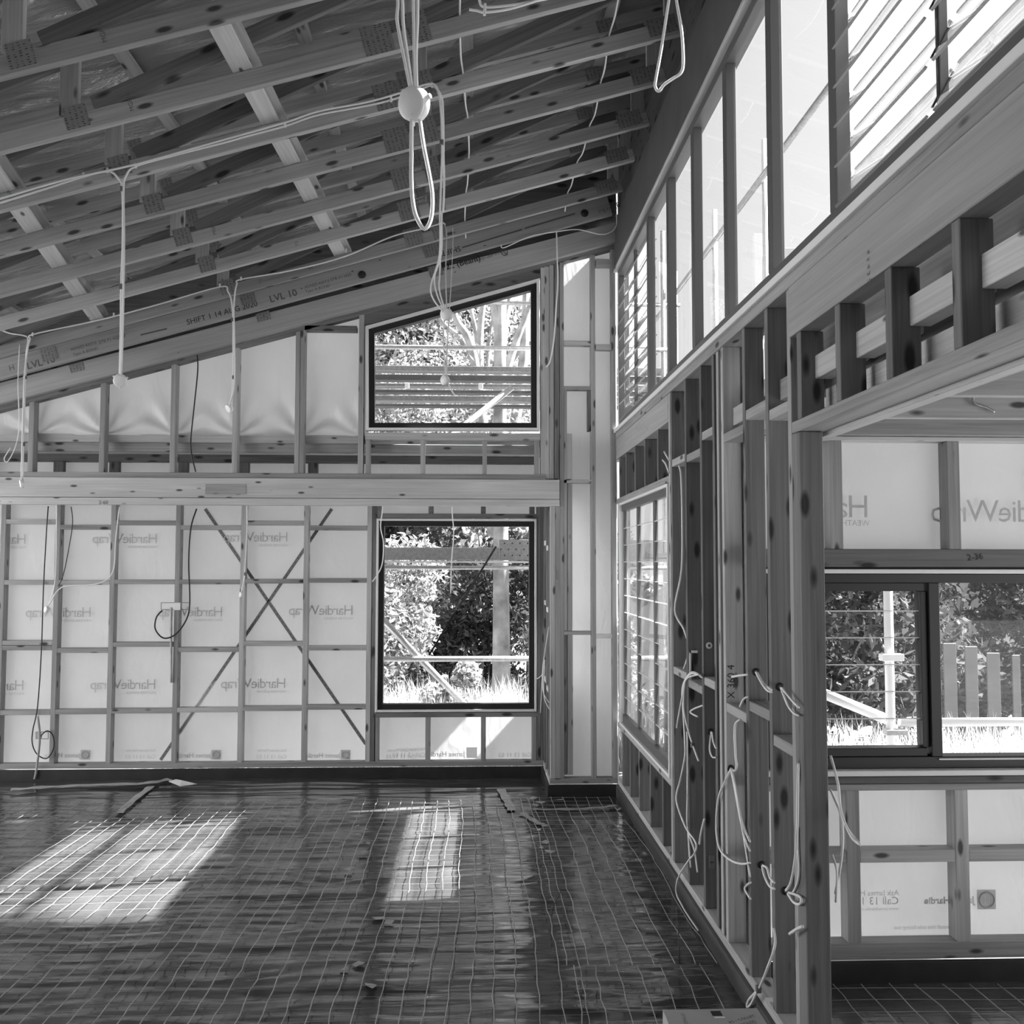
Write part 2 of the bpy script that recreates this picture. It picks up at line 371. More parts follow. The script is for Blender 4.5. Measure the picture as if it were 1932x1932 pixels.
wrapsheet('building_wrap', wb, wx0+.01, wx1-.01, wz1+.01, 2.9, y=wy, seed=3)
wrapsheet('building_wrap', wb, wx1-.01, .70, 0, 2.9, y=wy, seed=4)
bx('edge_board', (-5.8, .66), (YL-.03, YL+.0), (ZF-.03, -.002), wb, EDGEB)
# mirrored print on the wrap (the printed side faces out)
def wp(s, px, py, size, Y=wy-.012, mat=WPRINT, parent=wb, bold=0, spacing=1.0):
    p = at(px, py, Y=Y); text('printed_lettering', s, p, size, mat, parent, (-1, 0, 0), (0, 0, 1), bold=bold, spacing=spacing)
for px, py in ((50, 1026), (298, 1025), (544, 1022), (788, 1020), (173, 1164), (421, 1163), (667, 1160), (46, 1302), (295, 1300), (540, 1298), (786, 1297)):
    if px > 700: continue
    wp('HardieWrap', px, py, .092, spacing=.88); wp('WEATHER BARRIER', px, py+9, .022)
wp('HardieWrap', 790, 1023, .092, spacing=.88) if False else None
for px in (169, 416, 660):
    wp('James Hardie', px-18, 1429, .042, bold=.001)
    p = at(px-8, 1424, Y=wy-.011)
    link('printed_emblem', mesh_from([(-.045, 0, -.045), (.045, 0, -.045), (.045, 0, .045), (-.045, 0, .045)], [(0, 1, 2, 3)]), WPRINT, wb, Matrix.Translation(p))
    V, F = tube_geo([(.03*math.cos(a*.3307), 0, .03*math.sin(a*.3307)) for a in range(20)], .005, 4, 1)
    link('printed_emblem', mesh_from(V, F), WRAP, wb, Matrix.Translation(p+Vector((0, -.004, 0))))
    wp('Ask James Hardie', px+125, 1418, .026); wp('Call 13 11 03', px+125, 1431, .036)
p = at(913, 1424, Y=wy-.011)
link('printed_emblem', mesh_from([(-.05, 0, -.05), (.05, 0, -.05), (.05, 0, .05), (-.05, 0, .05)], [(0, 1, 2, 3)]), WPRINT, wb, Matrix.Translation(at(890, 1420, Y=wy-.011)))
wp('James Hardie', 877, 1427, .045, bold=.001); wp('Ask James Hardie', 803, 1415, .026); wp('Call 13 11 03', 803, 1428, .04); wp('Call 13 11 03', 1003, 1428, .04)

# perforated steel strap braces, behind the studs
for (ax, ay), (ex, ey) in (((387, 960), (690, 1404)), ((626, 960), (303, 1434))):
    o = timber('brace_strap', at(ax, ay, Y=YL+.0915), at(ex, ey, Y=YL+.0915), (0, 1, 0), .002, .03, wb, STRAPM)
    p0, p1 = at(ax, ay, Y=YL+.0898), at(ex, ey, Y=YL+.0898); geos = []
    for i in range(1, 60):
        q = p0.lerp(p1, i/60); geos.append(([(q.x+.0045*math.cos(t*1.047), q.y, q.z+.0045*math.sin(t*1.047)) for t in range(6)], [tuple(range(6))]))
    joined('punched_holes', geos, INK, o)['kind'] = 'stuff'

# ---- return wall of the alcove (left side of the narrow bay) --------------------------------------
XJ = xat(1037, 1300, YU)
wj = empty('wall_return', (XJ, 8.6, 0), label='short return wall of studs between the alcove and the narrow bay', cat='wall', kind='structure')
for yy in (8.36, 8.62, 8.9): bx('stud', (XJ, XJ+.09), (yy, yy+.045), (.047, 2.44), wj, DARK)
bx('bottom_plate', (XJ, XJ+.09), (8.34, YL), (0, .047), wj, PINE)
for z in (.75, 1.45, 2.0): bx('noggin', (XJ, XJ+.09), (8.40, 8.62), (z, z+.045), wj, PALE); bx('noggin', (XJ, XJ+.09), (8.665, 8.9), (z+.05, z+.095), wj, PALE)
wrapsheet('building_wrap', wj, YU+.09, YL+.09, 0, 2.9, x=XJ+.094, seed=5)
bx('edge_board', (XJ-.025, XJ), (YU, YL), (ZF-.03, -.002), wj, EDGEB)

# ---- upper back wall, header beam, narrow bay ------------------------------------------------------
RS = .2897; RH = 4.561                    # roof plane of the chord undersides: z = RH + RS*x
def roofz(x): return RH+RS*x
TD = .50
wu = empty('wall_back_upper', (-1.6, YU, 2.55), label='upper back wall framing with sloping top above the long header beam', cat='wall', kind='structure')
def zu(py, px=400): return zat(px, py, YU)
# sloping members under the roof
def slope_member(name, a, b, y0, y1, parent, mat):
    """a, b = ((px,py top),(px,py bottom)) pairs at both ends on plane y0"""
    (p0t, p0b), (p1t, p1b) = a, b
    A = (at(*p0t, Y=y0)+at(*p0b, Y=y0))/2; B = (at(*p1t, Y=y0)+at(*p1b, Y=y0))/2
    h = (at(*p0t, Y=y0)-at(*p0b, Y=y0)).length*math.cos(math.atan(RS))
    d = (B-A).normalized(); A = A-d*1.1
    off = Vector((0, (y1-y0)/2, 0))
    return timber(name, A+off, B+off, (0, 1, 0), y1-y0, h, parent, mat)
plt = slope_member('sloping_top_plate', ((0, 763), (0, 775)), ((1163, 456), (1163, 468)), YU, YU+.09, wu, DARK)
lv2 = slope_member('sloping_beam', ((0, 722), (0, 762)), ((1166, 417), (1166, 456)), YU-.06, YU+.02, wu, LVL)
def plate_under(px):     # underside of the sloping plate at a column of the photo
    return 775+(px/1163.0)*(468-775)
for a, b, top in ((50, 65, None), (185, 198.5, None), (319, 331, None), (437, 448, None), (555, 564, None), (565, 573, None), (674, 686, None), (-80, -68, None)):
    c = xat((a+b)/2, 850, YU); w = .045 if b-a > 9 else .04
    zt = zat((a+b)/2, plate_under((a+b)/2), YU)
    bx('stud', (c-w/2, c+w/2), (YU, YU+.09), (zu(892), zt+.01), wu, PINE)
# slanted noggin between the two studs near the window
bx('noggin', (xat(574, 640, YU), xat(673, 640, YU)), (YU, YU+.085), (zat(620, 624, YU), zat(620, 614, YU)), wu, DARK)
bx('sole_plate', (-5.6, xat(1030, 897, YU)), (YU-.01, YU+.09), (zu(902), zu(892)), wu, PINE)
# infill beam above the trapezoid window
ub = [at(688, 614, Y=YU), at(1019, 523, Y=YU), at(1019, 503, Y=YU), at(688, 590, Y=YU)]
A = (at(690, 600, Y=YU)+at(690, 614, Y=YU))/2
uw = [(690, 615.7), (1017.5, 525.6), (1018, 812), (690.6, 812)]
def quad_prism(name, pts, y0, y1, parent, mat):
    V = [(p.x, y0, p.z) for p in pts]+[(p.x, y1, p.z) for p in pts]; n = len(pts)
    F = [tuple(range(n)), tuple(range(2*n-1, n-1, -1))]+[(i, i+n, (i+1) % n+n, (i+1) % n) for i in range(n)]
    return link(name, mesh_from(V, F), mat, parent)
quad_prism('infill_beam', [at(687, 614, Y=YU), at(687, 589, Y=YU), at(1019, 506, Y=YU), at(1019, 524, Y=YU)], YU+.005, YU+.085, wu, DARK)
# below the window
zw0 = zu(813.5)
bx('window_sill_plate', (xat(689, 820, YU), xat(1019, 820, YU)), (YU, YU+.09), (zu(827), zw0), wu, PINE)
for px in (694, 797.5, 914.5, 1013):
    c = xat(px, 860, YU); bx('cripple_stud', (c-.019, c+.019), (YU, YU+.09), (zu(892), zu(827)), wu, PINE)
for px in (1024, 1031.5, 1040.5, 1050):
    c = xat(px, 700, YU); zt = zat(px, plate_under(px), YU)
    bx('stud', (c-.0195, c+.0195), (YU-.0, YU+.09), (zu(900 if px > 1028 else 892), zt), wu, PINE if px != 1050 else DARK)
# boards seen through the frame: ledgers of the alcove roof
bx('ledger', (-5.6, .55), (YU+.10, YU+.145), (zat(400, 835, YU+.1), zat(400, 820, YU+.1)), wu, PALE)
bx('ledger', (-5.6, .55), (YU+.15, YU+.195), (zat(400, 853, YU+.15), zat(400, 836, YU+.15)), wu, PINE)
bx('ledger', (-5.6, .60), (YL-.02, YL+.09), (zat(400, 872, YL), zat(400, 858, YL)), wu, DARK)
uwl, uwr = xat(690, 700, YU), xat(1018, 700, YU)
def utop(x): return roofz(x)-.02
wrapsheet('building_wrap', wu, -5.6, uwl+.02, zat(400, 822, YU+.09), 9, y=YU+.096, top=lambda x: roofz(x)-.2, seed=11, amp=.012, corners=[xat(q, 850, YU) for q in (57, 192, 325, 443, 564, 680)])
quad_prism('gable_lining', [at(-420, 868, Y=YU), at(1166, 440, Y=YU), Vector((XR, 0, roofz(XR)+TD+.06)), Vector((-5.0, 0, roofz(-5.0)+TD+.06))], YU+.03, YU+.045, wu, DARK)
# header beam over the alcove
hb = empty('header_beam', (-2.3, YU, zu(953)), label='long pale header beam of two stacked timbers over the alcove', cat='beam')
xe = xat(1055, 930, YU)
bx('upper_timber', (-5.8, xe), (YU-.035, YU+.055), (zu(939.5), zu(902.5)), hb, PALE)
bx('lower_timber', (-5.8, xe), (YU-.045, YU+.055), (zu(953), zu(940.3)), hb, PALE)
bx('joint_patch', (xat(390, 920, YU), xat(466, 920, YU)), (YU-.041, YU-.034), (zu(933), zu(914)), hb, PINE)
text('pencil_mark', '2-60', at(186, 951, Y=YU-.047), .03, INKG, hb, (1, 0, 0), (0, 0, 1))
# alcove ceiling framing
ca = empty('ceiling_alcove', (-1.5, 8.6, 2.55), label='low ceiling framing of the alcove behind the header beam', cat='ceiling', kind='structure')
for px in (-40, 68, 178, 265, 385, 500, 610, 730, 845, 965, 1040):
    c = xat(px, 948, 8.35); bx('ceiling_joist', (c-.0225, c+.0225), (YU+.055, YL-.02), (2.54, 2.66), ca, PINE)
link('alcove_roof_sheet', mesh_from([(-5.8, YU+.2, 3.02), (XR+.1, YU+.2, 3.02), (XR+.1, YL+.02, 3.0), (2.3, YL+.02, 3.0), (2.3, YL+.66, 2.92), (-5.8, YL+.66, 2.92)], [(0, 1, 2, 3, 4, 5)]), ROOFM, ca)  # eave stretched past the alcove, unseen, to keep sun off the wrap
for px in (-20, 110, 215, 345, 460, 590): 
    c = xat(px, 880, YL); bx('short_post', (c-.045, c+.045), (YL, YL+.06), (2.54, zat(400, 872, YL)), wu, DARK)

# narrow bay
wn = empty('wall_narrow_bay', (.95, YU, 0), label='tall narrow wall bay with noggins between the alcove and the louvre window', cat='wall', kind='structure')
bx('bottom_plate', (XJ, XR), (YU, YU+.09), (0, .047), wn, PINE)
for a, b in ((1039, 1047), (1048, 1057)):
    c = xat((a+b)/2, 1200, YU); bx('stud', (c-.021, c+.021), (YU, YU+.09), (.047, zu(953)), wn, PINE)
for a, b in ((1057, 1064),):
    c = xat((a+b)/2, 1100, YU); bx('stud', (c-.018, c+.018), (YU, YU+.09), (.047, zat(1060, plate_under(1060), YU)), wn, PINE)
for a, b in ((1116, 1124), (1155.5, 1163)):
    c = xat((a+b)/2, 1000, YU); bx('stud', (c-.02, c+.02), (YU, YU+.09), (.047, zat(a, plate_under(a), YU)), wn, PINE)
def nb(x0, x1, y0, y1, m=PINE, name='noggin', d=.085): bx(name, (xat(x0, (y0+y1)/2, YU), xat(x1, (y0+y1)/2, YU)), (YU+.003, YU+d), (zat(x0, y1, YU), zat(x0, y0, YU)), wn, m)
nb(1064, 1116, 642, 650.5); nb(1064, 1116, 728, 735); nb(1064, 1116, 904.5, 911.5); nb(1064, 1116, 1191, 1198)
nb(1124, 1155.5, 488, 501); nb(1124, 1155.5, 649, 659, PALE); nb(1124, 1155.5, 1197, 1205, PALE)
nb(1069, 1079.5, 818, 904, name='short_stud'); nb(1109, 1116, 736, 812.5, DARK, 'short_stud'); nb(1064, 1070, 735, 1190, name='short_stud'); nb(1071, 1080, 912, 1190, name='short_stud'); nb(1071, 1081, 1198, 1462, name='short_stud'); nb(1065, 1070, 1198, 1462, DARK, 'short_stud')
nb(1160, 1167, 818, 866, DARK, 'packing_block', .06)
wrapsheet('building_wrap', wn, XJ+.05, XR+.02, 0, 4.7, y=YU+.096, top=lambda x: roofz(x)-.12, seed=13, amp=.01)
bx('edge_board', (XJ-.02, XR), (YU-.025, YU), (ZF-.02, -.002), wn, EDGEB)
text('pencil_mark', 'power', at(1052, 1093, Y=YU-.002), .022, INKG, wn, (0, 0, 1), (-1, 0, 0))

# ---- right wall -----------------------------------------------------------------------------------
wr = empty('wall_right', (XR, 5.0, 0), label='right stud wall with open bays, noggins and electrical cables', cat='wall', kind='structure')
X2 = XR+.09
bx('bottom_plate', (XR, X2), (1.0, YU), (0, .045), wr, PINE)
bx('edge_board', (XR-.02, XR+.02), (3.55, YU), (ZF-.03, -.002), wr, GREYB)
YPOST = 3.60
STUDS = [5.545, 5.165, 4.89, 4.80, 4.71, 4.325, 3.98]
ZTP = 2.97
for y in STUDS: bx('stud', (XR, X2), (y-.02, y+.02), (.045, ZTP), wr, PINE if y in (4.8, 4.71) else DARK)
bx('jamb_stud', (XR, X2), (5.985, 6.025), (.045, ZTP), wr, PINE); bx('jamb_stud', (XR, X2), (5.93, 5.97), (.045, ZTP), wr, DARK)
bx('post_stud', (XR, X2), (3.67, 3.712), (.045, ZTP), wr, PINE)
bx('opening_post', (XR, X2), (3.58, 3.668), (-.10, 2.388), wr, DARK)
for y0, y1, z in ((5.57, 5.93, 1.20), (5.19, 5.52, 1.17), (4.91, 5.14, 1.23), (4.345, 4.69, 1.155), (4.0, 4.30, 1.22), (3.715, 3.955, 1.13),
                  (5.57, 5.93, 2.49), (5.19, 5.52, 2.475), (4.91, 5.14, 2.555), (4.345, 4.69, 2.485), (4.0, 4.30, 2.54), (3.715, 3.955, 2.485)):
    bx('noggin', (XR+.002, X2), (y0, y1), (z, z+.045), wr, PINE)
# clerestory sill plate, edge beams, lintel
bx('sill_plate', (XR-.006, X2+.05), (.6, YU), (ZTP, 3.02), wr, PINE)
bx('edge_beam', (XR-.003, X2-.01), (6.03, YU), (2.79, ZTP-.001), wr, LVL)
eb = bx('edge_beam', (XR-.006, X2-.01), (.6, 3.665), (2.77, ZTP-.001), wr, LVL)
bx('lintel_plate', (XR, X2+.02), (.6, 3.665), (2.39, 2.435), wr, PINE)
bx('lintel_timber', (X2+.022, X2+.07), (.6, 3.665), (2.375, 2.43), wr, PALE)
for y in (3.575, 3.185, 2.785, 2.38, 1.975, 1.57, 1.16):
    bx('cripple_stud', (XR, X2), (y-.022, y+.022), (2.435, 2.77), wr, DARK)
for y0, y1, z in ((3.207, 3.553, 2.585), (2.807, 3.163, 2.58), (2.402, 2.763, 2.59), (1.997, 2.358, 2.585), (1.6, 1.95, 2.585)):
    bx('noggin', (XR+.055, XR+.12), (y0, y1), (z, z+.09), wr, PALE)
bx('rim_board', (X2+.03, X2+.075), (.6, 3.62), (2.44, 2.56), wr, PINE)
bx('rim_board', (X2+.08, X2+.10), (.6, 4.55), (2.56, 2.96), wr, DARK)
bx('rear_noggin', (XR+.05, X2+.02), (3.72, 3.955), (2.57, 2.66), wr, PINE); bx('rear_noggin', (XR+.05, X2+.02), (4.345, 4.69), (2.57, 2.66), wr, PALE)
# louvre-window opening members
bx('head_plate', (XR, X2), (6.03, YU), (2.40, 2.445), wr, PINE)
bx('window_sill_plate', (XR, X2), (6.03, YU), (.485, .53), wr, PINE)
for px in (1169, 1181, 1198, 1216.5, 1241):
    y = yr(px)-.02; bx('cripple_stud', (XR, X2), (y-.02, y+.02), (2.445, 2.79), wr, DARK)
for px in (1172, 1186, 1202.5, 1223, 1246):
    y = yr(px)-.02; bx('cripple_stud', (XR, X2), (y-.02, y+.02), (.045, .485), wr, DARK)
bx('corner_stud', (XR, X2), (YU-.11, YU-.065), (.53, 2.40), wr, PINE)
# outer lining of the wall where it is an outside wall
o = wrapsheet('building_wrap', wr, YRR+.1, 6.0, 0, ZTP, x=X2+.004, seed=21)
wrapsheet('building_wrap', wr, 6.0, YU+.09, 0, .5, x=X2+.004, seed=22)
wrapsheet('building_wrap', wr, 6.0, YU+.09, 2.42, ZTP, x=X2+.004, seed=23)
bx('outer_cladding', (X2+.03, X2+.045), (YRR+.1, 6.0), (-.3, ZTP), wr, GREYAL)
bx('outer_cladding', (X2+.03, X2+.045), (6.0, YU+.1), (2.42, ZTP), wr, GREYAL)
bx('outer_cladding', (X2+.03, X2+.045), (6.0, YU+.1), (-.3, .5), wr, GREYAL)
bx('corner_sun_fin', (X2+.03, X2+.045), (YU+.1, YU+.33), (-.3, 4.95), wr, GREYAL)  # unseen fin added past the corner to shade the narrow bay wrap
text('carpenter_mark', '6 5 4 3 2', at(1640, 470, X=XR-.008), .02, INKG, wr, (0, 0, -1), (0, 1, 0))
for px, py, s in ((1387, 1290, 'X 360 4'),):
    text('carpenter_mark', s, (1.285, STUDS[4]-.0215, 1.22), .035, INK, wr, (0, 0, 1), (-1, 0, 0))
# fascia board above the clerestory
bx('fascia_board', (XR-.012, XR+.02), (.6, YU+.02), (4.47, 4.90), wr, PAINT)
bx('upper_blocking', (XR+.024, XR+.05), (-2.4, YU+.02), (4.88, roofz(XR)+TD+.08), wr, DARK)
bx('head_trim', (XR-.02, XR+.03), (.6, YU), (4.445, 4.468), wr, PALE)
bx('sill_trim', (XR-.022, XR+.05), (.6, YU), (3.022, 3.055), wr, WHITE)

# ---- windows ---------------------------------------------------------------------------------------
def pane(name, pts, mat, parent): return link(name, mesh_from(pts, [tuple(range(len(pts)))]), mat, parent)
def slab(name, c, hx, hy, hz, mat, parent, tilt=0, axis='Y'):
    M = Matrix.Translation(c) @ Matrix.Rotation(tilt, 4, axis)
    return link(name, box_mesh(hx*2, hy*2, hz*2, mat, .0005), mat, parent, M)
# window_1: fixed window of the alcove
w1 = empty('window_1', ((wx0+wx1)/2, YL, wz0), label='square fixed window with black frame and white reveal under the header beam', cat='window', kind='structure')
def rect_frame(parent, x0, x1, z0, z1, y0, y1, t, mat, name):
    bx(name, (x0, x0+t), (y0, y1), (z0, z1), parent, mat); bx(name, (x1-t, x1), (y0, y1), (z0, z1), parent, mat)
    bx(name, (x0+t, x1-t), (y0, y1), (z1-t, z1), parent, mat); bx(name, (x0+t, x1-t), (y0, y1), (z0, z0+t), parent, mat)
rect_frame(w1, wx0, wx1, wz0, wz1, YL-.012, YL+.07, .019, WHITE, 'reveal')
rect_frame(w1, wx0+.0195, wx1-.0195, wz0+.0195, wz1-.0195, YL+.03, YL+.11, .05, BLACKAL, 'frame')
pane('pane', [(wx0+.06, YL+.075, wz0+.06), (wx1-.06, YL+.075, wz0+.06), (wx1-.06, YL+.075, wz1-.06), (wx0+.06, YL+.075, wz1-.06)], GLASS, w1)
# window_2: trapezoid window
w2 = empty('window_2', ((uwl+uwr)/2, YU, zw0), label='trapezoid fixed window with sloping head in the upper back wall', cat='window', kind='structure')
def trap(pts, t):
    """inset polygon of (x,z)"""
    n = len(pts); out = []
    for i in range(n):
        p, q, r = Vector(pts[i-1]), Vector(pts[i]), Vector(pts[(i+1) % n])
        d1 = (q-p).normalized(); d2 = (r-q).normalized(); n1 = Vector((-d1.y, d1.x)); n2 = Vector((-d2.y, d2.x))
        k = (n1+n2).normalized(); out.append(q+k*(t/k.dot(n1)))
    return [tuple(v) for v in out]
tp = [(at(px, py, Y=YU).x, at(px, py, Y=YU).z) for px, py in uw]; tp = [tp[3], tp[2], tp[1], tp[0]]
def ring(outer, inner, y0, y1, mat, parent, name):
    for i in range(4):
        j = (i+1) % 4; q = [outer[i], outer[j], inner[j], inner[i]]
        V = [(a, y0, b) for a, b in q]+[(a, y1, b) for a, b in q]
        link(name, mesh_from(V, [(0, 1, 2, 3), (7, 6, 5, 4), (0, 4, 5, 1), (1, 5, 6, 2), (2, 6, 7, 3), (3, 7, 4, 0)]), mat, parent)
t1 = trap(tp, .022); t2 = trap(tp, .0225); t3 = trap(tp, .071)
ring(tp, t1, YU-.012, YU+.07, WHITE, w2, 'reveal'); ring(t2, t3, YU+.03, YU+.11, BLACKAL, w2, 'frame')
pane('pane', [(a, YU+.075, b) for a, b in trap(tp, .066)], GLASS, w2)

def louvre_bay(parent, y0, y1, z0, z1, xc, tilt, blade=.142, mat=LGLASS, fm=GREYAL, chan=True, edge=False):
    n = int(round((z1-z0)/blade)); st = (z1-z0)/n
    for i in range(n):
        zc = z0+st*(i+.5)
        c = Vector((xc, (y0+y1)/2, zc)); 
        M = Matrix.Translation(c) @ Matrix.Rotation(tilt, 4, 'Y')
        link('louvre_blade', box_mesh(.005, (y1-y0)-.03, st+.012, mat, 0), mat, parent, M)
        if chan:
            for q in (-1, 1): link('blade_edge', box_mesh(.008, (y1-y0)-.03, .009, GEDGE, 0), GEDGE, parent, M @ Matrix.Translation((0, 0, q*(st+.012)/2)))
        if edge and i: bx('blade_edge', (xc-.012, xc-.007), (y0+.01, y1-.01), (zc-st/2-.004, zc-st/2+.001), parent, WHITE)
        if chan:
            for ys in (y0+.008, y1-.008):
                link('blade_clip', box_mesh(.006, .008, st*.7, BLACKAL, .001), BLACKAL, parent, Matrix.Translation((xc, ys, zc)) @ Matrix.Rotation(tilt, 4, 'Y'))
    if chan:
        for ys in (y0+.003, y1-.003): bx('louvre_channel', (xc-.012, xc+.012), (ys-.003, ys+.003), (z0, z1), parent, fm)
# window_3 ...: clerestory, one frame run with its bays
MY = [8.2-.71*k for k in range(11)]
CZ0, CZ1 = 3.056, 4.444
w3 = empty('window_3', (XR, 4.6, CZ0), label='long clerestory window strip of grey framed panes under the roof', cat='window', kind='structure')
bx('sill_rail', (XR+.012, XR+.085), (.9, YU-.03), (CZ0, CZ0+.062), w3, GREYAL); bx('head_rail', (XR+.012, XR+.085), (.9, YU-.03), (CZ1-.05, CZ1), w3, GREYAL)
for k, y in enumerate(MY):
    if k in (1, 8): bx('mullion', (XR+.034, XR+.06), (y-.008, y+.008), (CZ0+.062, CZ1-.05), w3, BLACKAL); continue
    bx('mullion', (XR+.012, XR+.064), (y-.034, y+.034), (CZ0+.062, CZ1-.05), w3, GREYAL)
for k in range(10):
    y1, y0 = MY[k]-.027, MY[k+1]+.027
    if k in (0, 1, 7, 8):
        louvre_bay(w3, y0-.02, y1+.02, CZ0+.064, CZ1-.052, XR+.048, math.radians(24 if k < 2 else 28))
    else:
        pane('pane', [(XR+.05, y0-.004, CZ0+.06), (XR+.05, y1+.004, CZ0+.06), (XR+.05, y1+.004, CZ1-.048), (XR+.05, y0-.004, CZ1-.048)], GLASS, w3)
        for yy in (y0, y1): bx('glazing_bead', (XR+.03, XR+.045), (yy-.006, yy+.006), (CZ0+.06, CZ1-.05), w3, BLACKAL)
# window_4: louvre window of the right wall
w4 = empty('window_4', (XR, 7.0, .55), label='three-bay glass louvre window in the right stud wall', cat='window', kind='structure')
LY0, LY1, LZ0, LZ1 = 6.03, 8.06, .535, 2.395
for nm, y, z in (('reveal', (LY0, LY0+.02), (LZ0, LZ1)), ('reveal', (LY1-.02, LY1), (LZ0, LZ1)), ('reveal', (LY0+.02, LY1-.02), (LZ0, LZ0+.02)), ('reveal', (LY0+.02, LY1-.02), (LZ1-.02, LZ1))):
    bx(nm, (XR-.012, XR+.06), y, z, w4, WHITE)
bx('sill_rail', (XR+.01, XR+.05), (LY0+.02, LY1-.02), (LZ0+.02, LZ0+.09), w4, GREYAL); bx('head_rail', (XR+.01, XR+.05), (LY0+.02, LY1-.02), (LZ1-.07, LZ1-.02), w4, GREYAL)
LM = [LY0+.02, 6.675, 7.36, LY1-.02]
for y in LM: bx('mullion', (XR+.024, XR+.05), (y-.024, y+.024), (LZ0+.09, LZ1-.07), w4, GREYAL)
for a, b in zip(LM[:-1], LM[1:]): louvre_bay(w4, a+.012, b-.012, LZ0+.092, LZ1-.072, XR+.036, math.radians(3), chan=False, edge=True)

# ---- side room back wall --------------------------------------------------------------------------
ws = empty('wall_side_room', (2.3, YRR, 0), label='side room back wall of studs over building wrap with a wide black window', cat='wall', kind='structure')
def zs(py, px=1750): return zat(px, py, YRR)
def xs_(px, py=1650): return xat(px, py, YRR)
bx('bottom_plate', (XR+.1, 5.2), (YRR, YRR+.09), (0, zs(1778)), ws, PINE)
bx('edge_board', (XR+.1, 5.2), (YRR-.03, YRR), (ZF-.04, -.002), ws, EDGEB)
bx('top_plate', (XR+.1, 5.2), (YRR, YRR+.09), (zs(832), zs(824)), ws, PALE); bx('top_plate', (XR+.1, 5.2), (YRR, YRR+.09), (zs(823), zs(812)), ws, PINE)
bx('window_lintel', (XR+.1, 5.2), (YRR-.002, YRR+.09), (zs(1070), zs(1036)), ws, DARK)
bx('window_sill_plate', (XR+.1, 5.2), (YRR, YRR+.09), (zs(1478), zs(1465)), ws, DARK); bx('window_sill_plate', (XR+.1, 5.2), (YRR, YRR+.09), (zs(1491), zs(1479)), ws, PINE)
cs = [(1599+1623.5)/2, (1807+1828)/2]; stx = [xs_(1611), xs_(1817)]; d = stx[1]-stx[0]
for k in range(-1, 6):
    c = stx[0]+d*k
    if c < XR+.15: continue
    bx('stud', (c-.033, c+.033), (YRR, YRR+.09), (zs(1778), zs(1491)), ws, PINE)
for px in (1578, 1800, 2020, 2240):
    c = xs_(px, 930); bx('stud', (c-.031, c+.031), (YRR, YRR+.09), (zs(1036), zs(832)), ws, PINE)
for k in range(-1, 5):
    a, b = stx[0]+d*k+.033, stx[0]+d*(k+1)-.033; a = max(a, XR+.1)
    if b > a: bx('noggin', (a, b), (YRR+.002, YRR+.088), (zs(1627), zs(1604)), ws, PINE)
wys = YRR+.094
wrapsheet('building_wrap', ws, XR+.1, 5.2, 0, zs(1480), y=wys, seed=31, amp=.008); wrapsheet('building_wrap', ws, XR+.1, 5.2, zs(1050), 2.75, y=wys, seed=32, amp=.012)
def wps(s, px, py, size, bold=0, spacing=1.0): text('printed_lettering', s, at(px, py, Y=wys-.02), size, WPRINT, ws, (-1, 0, 0), (0, 0, 1), bold=bold, spacing=spacing)
wps('Ask James Hardie', 1696, 1689, .026); wps('Call 13 11 03', 1696, 1706, .036); wps('www.jameshardie.com', 1696, 1717, .016)
wps('James Hardie', 1838, 1704, .032, .0015); wps('Install this side facing out', 1793, 1752, .019)
p = at(1861, 1697, Y=wys-.02)
link('printed_emblem', mesh_from([(-.047, 0, -.047), (.047, 0, -.047), (.047, 0, .047), (-.047, 0, .047)], [(0, 1, 2, 3)]), WPRINT, ws, Matrix.Translation(p))
V, F = tube_geo([(.036*math.cos(a*.3307), 0, .036*math.sin(a*.3307)) for a in range(20)], .005, 4, 1)
link('printed_emblem', mesh_from(V, F), WRAP, ws, Matrix.Translation(p+Vector((0, -.005, 0))))
text('printed_lettering', 'JH', p+Vector((.03, -.006, -.016)), .032, WRAP, ws, (-1, 0, 0), (0, 0, 1), bold=.001)
wps('Hardi', 1641, 976, .11, spacing=.9); wps('WEATHER BAR', 1641, 992, .028); wps('HardieWrap', 2030, 985, .11, spacing=.9)
text('carpenter_mark', '2-36', at(1826, 1058, Y=YRR-.006), .03, INK, ws, (1, 0, .12), (-.12, 0, 1))
# window_5: wide black window, louvre bay + fixed pane
w5 = empty('window_5', (2.4, YRR, zs(1463)), label='wide black window with a glass louvre bay beside a fixed pane', cat='window', kind='structure')
RX0, RX1 = XR+.16, 4.6
bx('reveal', (RX0, RX1), (YRR-.012, YRR+.05), (zs(1082), zs(1074)), w5, WHITE); bx('reveal', (RX0, RX1), (YRR-.012, YRR+.05), (zs(1463), zs(1453)), w5, WHITE)
F0, F1 = YRR+.03, YRR+.12
bx('dark_gap_strip', (RX0, RX1), (YRR+.05, YRR+.1), (zs(1084), zs(1066)), w5, BLACKAL)  # black strip stands in for the shaded gap under the lintel
bx('frame_head', (RX0, RX1), (F0, F1), (zs(1100), zs(1083)), w5, BLACKAL); bx('frame_sill', (RX0, RX1), (F0, F1), (zs(1452), zs(1430)), w5, BLACKAL)
bx('frame_sill', (RX0, xs_(1763)), (F0+.01, F1), (zs(1430), zs(1414)), w5, BLACKAL); bx('frame_head', (RX0, xs_(1763)), (F0+.01, F1), (zs(1116), zs(1100)), w5, BLACKAL)
bx('frame_stile', (xs_(1761, 1250), xs_(1781, 1250)), (F0, F1), (zs(1430), zs(1100)), w5, BLACKAL); bx('frame_stile', (xs_(1748, 1250), xs_(1760.5, 1250)), (F0+.02, F1), (zs(1414), zs(1116)), w5, BLACKAL)
